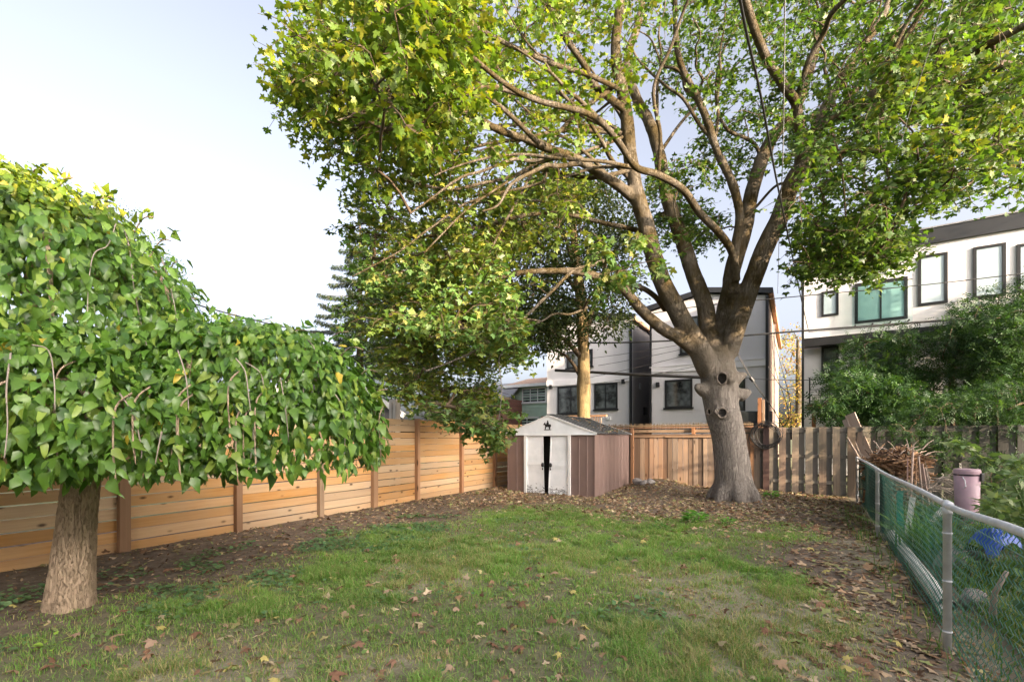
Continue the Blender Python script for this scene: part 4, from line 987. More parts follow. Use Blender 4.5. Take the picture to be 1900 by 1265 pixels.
for i, (px_, h_, lb) in enumerate(((1668, .75, 'teal green plastic stake standing left behind the middle mesh panel'), (1674, .70, 'teal green plastic stake right of the first one behind the mesh'), (1700, .6, 'white slanted slat behind the middle mesh panel'), (1681, .66, 'white upright slat behind the middle mesh panel'))):
    q = P(px_, 980, 6.9); m = plain('teal_plastic', (.01, .25, .17), (.01, .16, .11), .5, 4) if i == 0 else (bpy.data.materials['teal_plastic'] if i == 1 else M['pvc'])
    o = MB().box(-.035, .035, -.012, .012, -.0, h_).build('garden_stake', m); o.location = (q.x, q.y, 0); o.rotation_euler = (0, (.02, -.05, .55, .12)[i], -.5); tag(o, lb, 'stake')

# ================================================================ WIRES
def wire(name, pts, r, label, m='wire', sag_=0., cat='cable'):
    pts = [Vector(p) for p in pts]; out = []
    if len(pts) == 2:
        n = 30; a, c_ = pts
        for i in range(n+1): f = i/n; p = a.lerp(c_, f); p.z -= sag_*4*f*(1-f); out.append(p)
    else:
        for i in range(len(pts)-1):
            p0 = pts[max(i-1, 0)]; p1 = pts[i]; p2 = pts[i+1]; p3 = pts[min(i+2, len(pts)-1)]
            for k_ in range(6):
                t_ = k_/6; out.append(.5*((2*p1)+(p2-p0)*t_+(2*p0-5*p1+4*p2-p3)*t_*t_+(3*p1-p0-3*p2+p3)*t_**3))
        out.append(pts[-1])
    o = MB().tube(out, r, 7, False).build(name, M[m], None, True); return tag(o, label, cat)
# service drops that come over the yard from behind the camera
wire('service_cable', [P(1362, -60, 3.4), P(1385, 60, 4.1), P(1412, 180, 5.), P(1440, 330, 6.6), P(1467, 460, 9.), P(1490, 570, 14.), P(1500, 612, 18.)], .013, 'thick black service cable coming down across the maple from above')
wire('phone_cable', [P(1456, -40, 5), P(1455, 120, 6.), P(1452, 300, 8.), P(1446, 430, 11.), P(1443, 545, 16.)], .008, 'thin pale cable hanging almost straight down beside the thick black one', 'wire_grey')
wire('phone_cable', [P(1762, -40, 4), P(1725, 90, 5.), P(1690, 200, 6.2), P(1650, 330, 8.5), P(1600, 420, 12.), P(1520, 560, 17.)], .0045, 'thinnest pale cable slanting down through the right of the maple crown', 'wire_grey')
wire('power_line', [P(330, 555, 17), P(560, 614, 22)], .03, 'black overhead line crossing the sky between the mulberry and the spruce', sag_=.06)
wire('power_line', [P(560, 614, 22), P(1000, 634, 20), P(1225, 633, 18.5), P(1500, 613, 17), P(1960, 578, 15)], .034, 'black overhead line passing in front of both stucco houses at mid height')
wire('power_line', [P(1190, 585, 19), P(1300, 568, 18), P(1500, 548, 17), P(1720, 528, 16), P(1960, 500, 15)], .018, 'upper black line rising to the right across the white modern house')
wire('power_line', [P(1500, 616, 17.2), P(1640, 605, 16.6), P(1770, 595, 16.2), P(1960, 592, 15.4)], .014, 'thin black line just under the balcony of the white house')
wire('trunk_cable', [P(1030, 687, 20), P(1075, 689, 19.5), P(1160, 694, 18.5), P(1300, 700, 17)], .06, 'thickest black cable bundle running behind the two trunks')
wire('power_line', [P(1160, 692, 18.5), P(1330, 690, 17), P(1400, 703, 16.5), P(1560, 705, 15.5)], .012, 'thin line leaving the thick bundle towards the alley gap')
for i, (a, c_, lb) in enumerate((((1100, 664), (1290, 634), 'highest of the thin slanting lines in front of the stucco wall'), ((1110, 678), (1300, 640), 'second of the thin slanting lines in front of the stucco wall'), ((1095, 700), (1300, 652), 'lowest of the thin slanting lines in front of the stucco wall'), ((1100, 712), (1350, 668), 'thin line slanting just above the square window'))):
    wire('drop_line', [P(*a, 19), P(*c_, 17.5)], .009, lb, sag_=.04)
for i, (pts, lb) in enumerate((([(1356, 632), (1394, 700), (1432, 755), (1452, 790)], 'line sloping steeply down right from the maple fork'), ([(1358, 640), (1394, 703), (1420, 740), (1440, 765)], 'second steep line beside the first below the maple fork'),
        ([(1432, 622), (1440, 690), (1462, 760), (1455, 790), (1425, 796)], 'cable looping down the corner of the stucco house to the coil'), ([(1434, 622), (1450, 680), (1464, 735), (1466, 770), (1448, 795), (1418, 797)], 'outer cable loop hanging by the cream side wall'), ([(1425, 680), (1445, 712), (1466, 732)], 'short cable across the cream side wall'))):
    wire('slack_cable', [P(x_, y_, 15.6) for x_, y_ in pts], .011, lb)
o = MB().tube([P(1392, 700, 15.55), P(1398, 707, 15.55)], .06, 10).build('splice_box', M['black']); tag(o, 'black splice box where the thin cables cross right of the maple trunk', 'splice box')
# small roof over the neighbour's deck seen above the shed roof
q = P(1060, 770, 19.5); e = empty('garden_canopy', (q.x, q.y, 0), -TH, 'weathered wooden pergola edge with reed slats showing above the shed roof', 'pergola')
for k_ in range(28): MB().box(-1.35+k_*.1, -1.35+k_*.1+.03, -.1, -.02, 2.05, 2.42).build('slat', M['cedar_v'], e)
for nm, z0, z1 in (('beam', 1.95, 2.05), ('top_beam', 2.42, 2.50)): MB().box(-1.4, 1.6, -.12, .02, z0, z1).build(nm, M['cedar_rail'], e)
for xx in (-1.38, 0, 1.5): MB().box(xx, xx+.1, -.01, .09, 0, 1.949).build('post', M['cedar_post'], e)

# ================================================================ BIG MAPLE
def limb3(pts, d0, d1, r0, r1):                   # photo polyline -> 3-D polyline whose distance runs from d0 to d1
    n = len(pts); out = []; r0 *= .73; r1 *= .9
    for i, (x_, y_) in enumerate(pts):
        f = i/(n-1); out.append((P(x_, y_, d0+(d1-d0)*f), r0+(r1-r0)*f))
    return out
def smooth_path(pr, k_=5):
    out = []
    for i in range(len(pr)-1):
        p0, p1, p2, p3 = (pr[max(i-1, 0)], pr[i], pr[i+1], pr[min(i+2, len(pr)-1)])
        for q in range(k_):
            t_ = q/k_; c = [.5*((2*b_)+(c_-a_)*t_+(2*a_-5*b_+4*c_-d_)*t_*t_+(3*b_-a_-3*c_+d_)*t_**3) for a_, b_, c_, d_ in zip((*p0[0], p0[1]), (*p1[0], p1[1]), (*p2[0], p2[1]), (*p3[0], p3[1]))]
            out.append((Vector(c[:3]), max(c[3], .006)))
    out.append(pr[-1]); return out
TD = 11.3
limbs = {
 'trunk': [(P(1362, 932, TD), .50), (P(1361, 905, TD), .465), (P(1358, 860, TD), .415), (P(1352, 815, TD), .39), (P(1342, 770, TD), .40), (P(1335, 735, TD), .41), (P(1333, 700, TD), .42), (P(1332, 668, TD), .37), (P(1331, 645, TD), .28)],
 'L1': limb3([(1318, 690), (1300, 650), (1264, 590), (1226, 518), (1203, 430), (1180, 345), (1166, 250), (1152, 150), (1141, 70), (1156, -40)], 11.25, 9.6, .36, .10),
 'L1b': limb3([(1188, 380), (1136, 337), (1082, 304), (1000, 267), (930, 240), (850, 205), (760, 190), (680, 160)], 10.6, 6.0, .17, .03),
 'L1c': limb3([(1160, 205), (1105, 160), (1082, 120), (1040, 60), (1010, -30)], 10.0, 8.6, .11, .05),
 'L2': limb3([(1325, 660), (1318, 620), (1302, 548), (1275, 480), (1247, 390), (1222, 288), (1205, 230), (1181, 185), (1165, 120), (1185, 40), (1200, -40)], 11.3, 13.0, .32, .10),
 'L3': limb3([(1366, 520), (1362, 480), (1349, 448), (1300, 395), (1267, 353), (1222, 325), (1181, 312), (1152, 267), (1120, 232), (1082, 210), (1000, 185), (930, 150), (860, 90)], 11.0, 6.6, .13, .035),
 'L4': limb3([(1360, 545), (1362, 480), (1370, 411), (1360, 350), (1325, 263), (1296, 185), (1263, 119), (1250, 40), (1256, -40)], 11.2, 9.4, .17, .06),
 'L5': limb3([(1340, 655), (1345, 594), (1362, 500), (1385, 410), (1410, 300), (1444, 243), (1473, 205), (1500, 140), (1520, 60), (1545, -40)], 11.4, 13.5, .32, .12),
 'L6': limb3([(1350, 660), (1362, 610), (1390, 545), (1412, 480), (1436, 425), (1462, 360), (1492, 300)], 11.25, 10.6, .33, .21),
 'L6a': limb3([(1480, 330), (1484, 260), (1478, 195), (1455, 160), (1430, 120), (1411, 80), (1385, 10), (1375, -40)], 10.7, 8.6, .15, .08),
 'L6a2': limb3([(1478, 190), (1498, 120), (1530, 60), (1545, 25), (1590, -20)], 10.2, 8.6, .09, .05),
 'L6b': limb3([(1490, 300), (1533, 232), (1586, 206), (1632, 166), (1699, 133), (1782, 106), (1832, 80), (1898, 48), (1960, 20)], 10.6, 7.6, .17, .07),
 'L6b2': limb3([(1699, 133), (1740, 85), (1800, 40), (1860, 0), (1900, -30)], 9.2, 8.0, .085, .045),
 'L6c': limb3([(1496, 290), (1515, 240), (1540, 186), (1573, 130), (1600, 85), (1640, 20), (1665, -40)], 10.6, 10.8, .18, .08),
 'L6d': limb3([(1556, 212), (1600, 150), (1646, 116), (1682, 66), (1725, 0), (1745, -40)], 10.2, 9.0, .09, .05),
 'L6e': limb3([(1615, 180), (1650, 110), (1690, 30), (1730, -30)], 9.8, 8.6, .07, .04),
 'L7': limb3([(1480, 330), (1500, 312), (1540, 292), (1586, 279), (1659, 282), (1715, 269), (1782, 256), (1832, 272), (1898, 309)], 10.8, 9.2, .10, .03),
 'L7b': limb3([(1490, 318), (1530, 322), (1570, 328), (1600, 338), (1620, 380)], 10.8, 10.6, .06, .02),
 'L8': limb3([(1308, 690), (1290, 655), (1260, 630), (1226, 607), (1188, 573), (1158, 540), (1110, 515), (1060, 505), (1000, 502), (950, 508), (905, 516), (850, 500)], 11.25, 9.6, .24, .04),
 'L8b': limb3([(1235, 575), (1215, 550), (1188, 532), (1150, 525), (1120, 518)], 11.3, 10.6, .10, .05),
 'L9': limb3([(1130, 480), (1095, 493), (1060, 505), (1010, 555), (975, 590), (930, 615), (887, 648), (840, 670), (790, 690)], 9.2, 8.3, .055, .018),
 'L9b': limb3([(1090, 570), (1060, 581), (1030, 582), (1007, 596), (975, 608), (949, 622), (900, 640)], 9.0, 8.4, .035, .012),
 'L9c': limb3([(949, 622), (930, 655), (925, 672), (932, 725), (928, 770), (922, 800)], 8.5, 8.4, .016, .008),
 'L9d': limb3([(1007, 596), (960, 590), (900, 600), (850, 612), (800, 625)], 8.8, 8.0, .022, .008),
 'L10': limb3([(1181, 312), (1100, 330), (1000, 318), (900, 340), (820, 350), (740, 330)], 10.3, 7.8, .07, .02),
 'L11': limb3([(1203, 430), (1150, 420), (1060, 400), (960, 400), (850, 430), (740, 440), (680, 430)], 11, 8.6, .08, .02),
 'L12': limb3([(1158, 170), (1090, 140), (1000, 110), (900, 60), (820, 20), (760, -20)], 9.9, 6.4, .07, .03),
 'L13': limb3([(1415, 300), (1395, 262), (1350, 240), (1330, 190), (1340, 100), (1380, 30), (1400, -30)], 12.5, 10.5, .07, .03),
 'L14': limb3([(1370, 411), (1400, 390), (1440, 345), (1480, 340)], 11.2, 10.9, .05, .03),
 'L15': limb3([(1222, 325), (1225, 250), (1215, 160), (1245, 90), (1270, 20), (1290, -30)], 10.2, 8.6, .06, .03),
}
_r = random.Random(21)
def arc(p0, p1, lift, d0, d1, r0, k_=7):
    out = []
    for i in range(k_+1):
        f = i/k_; out.append((p0[0]+(p1[0]-p0[0])*f+_r.uniform(-9, 9)*(0 < i), p0[1]+(p1[1]-p0[1])*f-lift*math.sin(math.pi*f)+_r.uniform(-8, 8)*(0 < i)))
    return limb3(out, d0, d1, r0, .012)
_src = {'a': [((1180, 345), 10.4), ((1166, 250), 10.2), ((1152, 150), 9.9), ((1203, 430), 10.9)], 'b': [((1136, 337), 9.9), ((1082, 304), 9.0), ((1000, 267), 8.2), ((1181, 312), 9.6), ((1120, 232), 8.9), ((1000, 185), 7.9)],
        'c': [((1325, 263), 10.6), ((1362, 400), 11.), ((1296, 185), 10.2), ((1222, 288), 12.4), ((1205, 230), 12.6)], 'd': [((1492, 292), 10.6), ((1586, 206), 10.0), ((1540, 186), 10.6), ((1659, 282), 10.1), ((1699, 133), 9.1), ((1444, 243), 12.8)]}
for i, (k0, tx, ty, lf) in enumerate([('a', 720, 260, 30), ('a', 650, 420, 50), ('a', 780, 470, 40), ('a', 900, 330, 30), ('a', 860, 560, 60), ('a', 760, 60, 20), ('a', 940, 40, 0), ('a', 1000, -30, 0), ('a', 700, 350, 40), ('b', 640, 120, 20), ('b', 700, 20, 10), ('b', 620, 230, 40), ('b', 800, 320, 30), ('b', 760, 400, 50), ('b', 860, 140, 20), ('b', 900, 400, 30), ('b', 660, 520, 60), ('b', 960, 90, 10),
        ('c', 1230, -30, 0), ('c', 1340, -30, 0), ('c', 1290, 30, -10), ('c', 1190, 60, 0), ('c', 1420, 60, 10), ('c', 1260, 420, 30), ('c', 1100, 30, 10), ('d', 1640, -30, 10), ('d', 1800, 180, 20), ('d', 1780, 380, 40), ('d', 1880, 200, 20), ('d', 1700, 440, 50), ('d', 1580, 470, 40), ('d', 1850, 330, 30), ('d', 1500, -30, 0), ('d', 1760, -20, 0), ('d', 1620, 400, 30), ('d', 1900, 120, 10)]):
    (p0, dd0) = _r.choice(_src[k0]); limbs[f'arc{i}'] = arc(p0, (tx, ty), lf, dd0, dd0+(_r.uniform(-3.0, -1.0) if tx < 1000 else _r.uniform(-1.8, 1.0)), _r.uniform(.045, .075))
maple = empty('maple_tree', (P(1362, 925, TD).x, TD, 0), 0, 'huge maple with many spreading limbs and a knotted grey trunk before the back fence', 'tree')
MO = Vector(maple.location)
big = MB(); small = MB()
sk_p = []; sk_r = []; sk_par = []
def add_skel(path, par=-1):
    for p, r in path: sk_p.append(p); sk_r.append(r); sk_par.append(par); par = len(sk_p)-1
for nm, pr in limbs.items():
    path = smooth_path(pr, 6)
    ph = random.uniform(0, 9)
    if nm != 'trunk':
        path = [(p+Vector((mnoise.noise(p*1.1+Vector((ph, 0, 0))), mnoise.noise(p*1.1+Vector((0, ph, 0))), mnoise.noise(p*1.1+Vector((0, 0, ph)))))*min(.10, .03+r*.2)*min(1, i/6), r) for i, (p, r) in enumerate(path)]
    add_skel(path)
    P_ = [p-MO for p, r in path]; R_ = [r for p, r in path]
    if nm == 'trunk':
        P_ = [Vector((0, 0, -.25))]+P_; R_ = [.56]+R_; R_[1] = .52
    (big if R_[0] > .12 else small).tube(P_, R_, 14 if R_[0] > .12 else 9)
for (px_, py_, dx_, r_) in ((1300, 712, -1, .13), (1378, 722, 1, .13), (1372, 690, 1, .10)):   # stubs of sawn limbs
    a = P(px_, py_+8, TD-.05)-MO; big.tube([a-Vector((dx_*.1, 0, .05)), a+Vector((dx_*.08, -.04, .02)), a+Vector((dx_*.17, -.05, .06))], [.20, r_*.9, r_*.45], 12)
for (px_, py_, r_, off) in ((1337, 768, .15, .33), (1338, 704, .18, .38), (1318, 765, .08, .36)):     # swellings round the knots
    c = P(px_, py_, TD)-MO+Vector((0, -off, 0)); bm = bmesh.new(); bmesh.ops.create_icosphere(bm, subdivisions=2, radius=r_)
    big.add([v_.co+c for v_ in bm.verts], [[v_.index for v_ in f_.verts] for f_ in bm.faces]); bm.free()
for a in np.arange(0, 6.28, .9):                # root flare
    q = Vector((math.cos(a), math.sin(a), 0)); big.tube([q*.30+Vector((0, 0, .35)), q*.50+Vector((0, 0, .10)), q*.60+Vector((0, 0, -.14))], [.20, .15, .09], 8)
tmp = big.build('trunk_src', M['bark_maple'], None)
mo = tmp.modifiers.new('r', 'REMESH'); mo.mode = 'VOXEL'; mo.voxel_size = .040
sm = tmp.modifiers.new('s', 'SMOOTH'); sm.iterations = 5; sm.factor = .5
dg = bpy.context.evaluated_depsgraph_get(); me = bpy.data.meshes.new_from_object(tmp.evaluated_get(dg)); bpy.data.objects.remove(tmp)
co = np.empty(len(me.vertices)*3, np.float32); me.vertices.foreach_get('co', co); co = co.reshape(-1, 3)
nr = np.empty(len(me.vertices)*3, np.float32); me.vertices.foreach_get('normal', nr); nr = nr.reshape(-1, 3)
dsp = np.array([mnoise.noise(Vector((a*9, b_*9, c_*2.2)))*.6+mnoise.noise(Vector((a*3, b_*3, c_*3)))*.8 for a, b_, c_ in co])
co += nr*(dsp*.016)[:, None]; me.vertices.foreach_set('co', co.ravel()); me.update(); me.shade_smooth(); me.name = 'trunk'
print('trunk verts', len(co))
me.materials.clear(); me.materials.append(M['bark_maple'])
link('trunk', me, maple)
small.build('limbs', M['bark_maple'], maple, True)
from mathutils.bvhtree import BVHTree
bvh = BVHTree.FromPolygons([v_.co.copy() for v_ in me.vertices], [tuple(p_.vertices) for p_ in me.polygons])
for (px_, py_, rx, rz_) in ((1340, 766, .105, .115), (1316, 764, .05, .08), (1340, 702, .115, .14)):   # healed branch scars round dark hollows
    c = P(px_, py_, TD)-MO; cam_l = Vector((0, 0, EYE))-MO; dr_ = (c-cam_l).normalized()
    hit, nrm, _i, _d = bvh.ray_cast(cam_l, dr_)
    nrm = (nrm*.6-dr_*.6).normalized(); ax = nrm.cross(Vector((0, 0, 1))).normalized(); up_ = ax.cross(nrm).normalized()
    for v_ in me.vertices:
        d_ = v_.co-hit
        if abs(d_.dot(ax)) < rx*1.5 and d_.length < .3:
            q_ = math.hypot(d_.dot(ax)/rx, d_.dot(up_)/rz_)
            if q_ < 1.05: v_.co -= nrm*(d_.dot(nrm)+.09*min(1, 1.6*(1.05-q_)))
            elif q_ < 1.5 : v_.co -= nrm*max(0, d_.dot(nrm)-.012)*.7
    ring = [hit+ax*rx*math.cos(a)*(1+.08*math.sin(3*a))+up_*rz_*math.sin(a)+nrm*.004 for a in np.linspace(0, 2*math.pi, 29)]
    b = MB(); b.tube(ring, [.021+.007*math.sin(i*1.1) for i in range(29)], 8); sc_o = b.build('branch_scar', M['scar'], maple, True)
    b = MB(); b.add([hit-nrm*.03]+[hit+ax*rx*.95*math.cos(a)+up_*rz_*.95*math.sin(a)-nrm*.004 for a in np.linspace(0, 2*math.pi, 24, False)], [(0, 1+i, 1+(i+1) % 24) for i in range(24)]); b.build('hollow', M['dark_hole'], sc_o)
me.update()

def inpoly(px, py, poly):
    x_, y_ = np.asarray(px), np.asarray(py); c = np.zeros(x_.shape, bool); n = len(poly); j = n-1
    for i in range(n):
        xi, yi = poly[i]; xj, yj = poly[j]
        c ^= ((yi > y_) != (yj > y_)) & (x_ < (xj-xi)*(y_-yi)/(yj-yi+1e-9)+xi); j = i
    return c
def sample_poly(poly, n, d0, d1):
    a = np.array(poly, float); lo, hi = a.min(0), a.max(0); out = []
    while len(out) < n:
        q = lo+(hi-lo)*rng.random((n*2, 2)); q = q[inpoly(q[:, 0], q[:, 1], poly)]; out += list(q)
    q = np.array(out[:n]); D = (rng.random(n)*(d1**2-d0**2)+d0**2)**.5
    return np.stack([(q[:, 0]-CX)/F*D, D, EYE+(HY-q[:, 1])/F*D], -1)
# regions of foliage: outline in the photo, distances, number of leaf sprays, leaves per spray, spread, tint
YG = np.array([(.19, .25, .025), (.15, .22, .025), (.11, .185, .025), (.26, .27, .03), (.085, .155, .025), (.13, .21, .03)])
GR = np.array([(.075, .145, .028), (.06, .12, .026), (.10, .17, .03), (.05, .10, .022), (.085, .15, .03), (.13, .18, .035)])
OL = np.array([(.12, .18, .03), (.15, .19, .03), (.09, .14, .025), (.18, .22, .035), (.11, .17, .035), (.075, .12, .022), (.26, .25, .04), (.10, .16, .03), (.12, .18, .035)])
BG = np.array([(.10, .19, .05), (.13, .22, .055), (.08, .15, .045), (.16, .22, .06), (.20, .21, .06)])
regions = [
 ([(575,-60),(545,60),(552,110),(535,150),(540,200),(575,245),(605,280),(640,310),(660,330),(760,325),(860,250),(900,120),(900,-60)], 6.0, 8.6, 185, 62, .44, YG),
 ([(640,-60),(670,60),(670,170),(710,210),(780,260),(860,160),(860,-60)], 4.6, 6.2, 34, 50, .34, YG),
 ([(860,-60),(840,240),(760,335),(900,360),(1050,320),(1150,240),(1200,60),(1200,-60)], 7.5, 13, 150, 55, .5, YG),
 ([(670,330),(660,380),(655,430),(675,500),(670,550),(690,590),(700,620),(800,560),(900,500),(1000,440),(1100,400),(1080,330),(900,345),(760,330)], 8.0, 12.5, 170, 58, .5, OL),
 ([(665,590),(680,640),(715,680),(735,715),(780,735),(850,765),(900,750),(935,715),(955,660),(970,615),(960,570),(860,540),(760,560),(660,590)], 8.8, 11.0, 118, 56, .42, OL),
 ([(650,470),(700,560),(800,620),(950,660),(960,600),(1000,520),(960,460),(800,450)], 7.6, 9.4, 66, 52, .36, BG*1.35),
 ([(790,745),(800,780),(850,785),(880,770),(870,735)], 8.2, 8.8, 10, 40, .26, BG),
 ([(870,770),(875,815),(900,838),(930,815),(945,770),(935,725),(900,735)], 8.0, 8.8, 15, 42, .24, BG),
 ([(1105,440),(1100,500),(1125,560),(1175,545),(1215,500),(1210,440),(1150,430)], 7.0, 7.8, 12, 44, .28, BG),
 ([(1200,-60),(1200,100),(1290,260),(1200,330),(1230,420),(1300,440),(1330,330),(1420,330),(1440,120),(1390,-60)], 9., 14, 84, 58, .55, GR),
 ([(1380,-60),(1430,90),(1440,240),(1480,290),(1560,240),(1640,150),(1700,-60)], 9., 14, 104, 58, .5, GR),
 ([(1480,260),(1470,380),(1520,430),(1700,430),(1760,385),(1960,340),(1960,-60),(1700,-60),(1600,200)], 7.5, 13.5, 330, 60, .5, GR),
 ([(1650,60),(1650,260),(1800,300),(1960,260),(1960,40)], 7, 9, 40, 46, .42, OL),
 ([(1490,400),(1480,470),(1500,505),(1550,510),(1600,512),(1650,495),(1690,470),(1680,445),(1660,420),(1600,400)], 8.5, 11.5, 95, 55, .40, GR),
 ([(1960,-60),(1960,380),(2600,420),(2600,-60)], 9.0, 13, 100, 50, .75, GR),
 ([(1230,330),(1200,440),(1280,470),(1350,440),(1330,380)], 11.5, 14, 34, 50, .5, GR),
]
cl = []; meta = []
for poly, d0, d1, n, per, spr, tint_ in regions:
    c = sample_poly(poly, n, d0, d1); cl.append(c); meta += [(per, spr, tint_)]*n
cl = np.concatenate(cl)
SK = [np.array(p) for p in sk_p]
d0_ = np.array([np.min(np.linalg.norm(np.array(SK)-c, axis=1)) for c in cl]); order = np.argsort(d0_)
node = [np.array(p) for p in sk_p]; par = list(sk_par); fixed = list(sk_r); nfix = len(node)
arr = np.zeros((60000, 3)); arr[:nfix] = np.array(node); cnt = nfix
rr = np.array(sk_r)
paths = []
for ci in order:
    c = cl[ci]; d = arr[:cnt]-c; dist = np.linalg.norm(d, axis=1)
    dist = dist+np.where(d[:, 2] > 0, .6*d[:, 2], 0)
    if True:
        pen = np.zeros(cnt); pen[:nfix] += np.where(rr > .22, 1.5, 0); dist = dist+pen
    j = int(np.argmin(dist)); p0 = arr[j]; L = np.linalg.norm(c-p0); k_ = max(3, int(L/.22))
    v_ = c-p0; side = np.cross(v_, rng.normal(size=3)); side /= (np.linalg.norm(side)+1e-9); bend = side*L*rng.uniform(-.16, .16)+np.array([0, 0, L*.10])
    ids = [j]
    for i in range(1, k_+1):
        t_ = i/k_; p = p0+v_*t_+bend*math.sin(math.pi*t_)+rng.normal(size=3)*.018*(1 if i < k_ else 0)
        arr[cnt] = p; par.append(ids[-1]); ids.append(cnt); cnt += 1
    paths.append(ids)
load = np.zeros(cnt)
for ids in paths: load[ids[-1]] += 1
for i in range(cnt-1, nfix-1, -1): load[par[i]] += load[i]
tw = MB()
for ids in paths:
    rads = [max(.0065, .0075*load[i]**.5) for i in ids]; rads[0] = rads[1]
    if ids[0] < nfix: rads[0] *= 1.3
    tw.tube([Vector(arr[i])-MO for i in ids], rads, 5, False)
o = tw.build('twigs', M['bark_twig'], maple, True); tag(o, kind='stuff')
# leaves on short shoots round every spray
pos = []; tip = []; nor = []; colr = []
shoots = MB()
for (per, spr, tint_), c in zip(meta, cl):
    n = int(per*rng.uniform(.75, 1.25)); ns_ = max(4, n//8); br = rng.random()*.5+.75
    dirs = rng.normal(size=(ns_, 3)); dirs[:, 2] *= .45; dirs /= np.linalg.norm(dirs, axis=1, keepdims=True)
    for dv in dirs:
        L = spr*rng.uniform(.6, 1.35); m_ = n//ns_; f = np.linspace(.25, 1, m_)
        base = c+dv*L*f[:, None]+rng.normal(size=(m_, 3))*.05; base[:, 2] -= .10*f**2+.02
        out = dv+rng.normal(size=(m_, 3))*.75; out[:, 2] -= .55
        nn = rng.normal(size=(m_, 3))*.42; nn[:, 2] += 1.0
        pos.append(base); tip.append(out); nor.append(nn)
        colr.append(tint_[rng.integers(0, len(tint_), m_)]*(.7+.5*rng.random((m_, 1)))*br)
        shoots.tube([Vector(c)-MO, Vector(c+dv*L*.55+np.array([0, 0, .02]))-MO, Vector(c+dv*L+np.array([0, 0, -.10]))-MO], [.006, .005, .003], 3, False)
tag(shoots.build('shoots', M['bark_twig'], maple), kind='stuff')
pos = np.concatenate(pos); tip = np.concatenate(tip); nor = np.concatenate(nor); colr = np.concatenate(colr)
R = frames(tip, nor); sz = .085+.075*rng.random(len(pos))
print('maple leaves', len(pos))
near = pos[:, 1]/sz; show = np.argsort(near)
inframe = (np.abs(pos[:, 0]/pos[:, 1]) < 1.1) & ((EYE-pos[:, 2])/pos[:, 1]*F+HY > 10)
show = [i for i in show if inframe[i]][:290]; mask = np.ones(len(pos), bool); mask[show] = False
far = mask & (pos[:, 1] > 7.8); nr_ = mask & ~far
# near leaves: full outline, far leaves: plainer outline, together one crown
tv1, tf1 = maple_leaf(.14, 1); tv2, tf2 = small_maple()
def batch(tv, tf, idx, off):
    tv = np.array(tv); tf = np.array(tf); V = np.einsum('nij,kj->nki', R[idx], tv)*sz[idx][:, None, None]+(pos[idx]-np.array(MO))[:, None, :]
    T = tf[None]+(np.arange(len(idx))*len(tv))[:, None, None]+off
    return V.reshape(-1, 3), T.reshape(-1, 3), np.repeat(colr[idx], len(tv), 0)
i1 = np.nonzero(nr_)[0]; i2 = np.nonzero(far)[0]
Va, Ta, Ca = batch(tv1, tf1, i1, 0); Vb, Tb, Cb = batch(tv2, tf2, i2, len(Va))
me = np_mesh('crown', np.concatenate([Va, Vb]), np.concatenate([Ta, Tb]), np.concatenate([Ca, Cb]), M['leaf'], True)
tag(link('crown', me, maple), kind='stuff')
lm = []
for k_ in range(18):
    tv, tf = maple_leaf(.2+.02*k_, k_); c = np.concatenate([YG, GR, BG])[k_ % 17]*(.8+.03*k_); lm.append(np_mesh('leaf', np.array(tv), np.array(tf), np.repeat(c[None], len(tv), 0), M['leaf'], True))
for i in show:
    o = bpy.data.objects.new('leaf', lm[rng.integers(0, 6 if pos[i][0] < 0 else 18)]); COL.objects.link(o); o.parent = maple
    o.matrix_local = Matrix.Translation(Vector(pos[i])-MO)@Matrix(R[i].tolist()).to_4x4()@Matrix.Scale(float(sz[i]), 4)

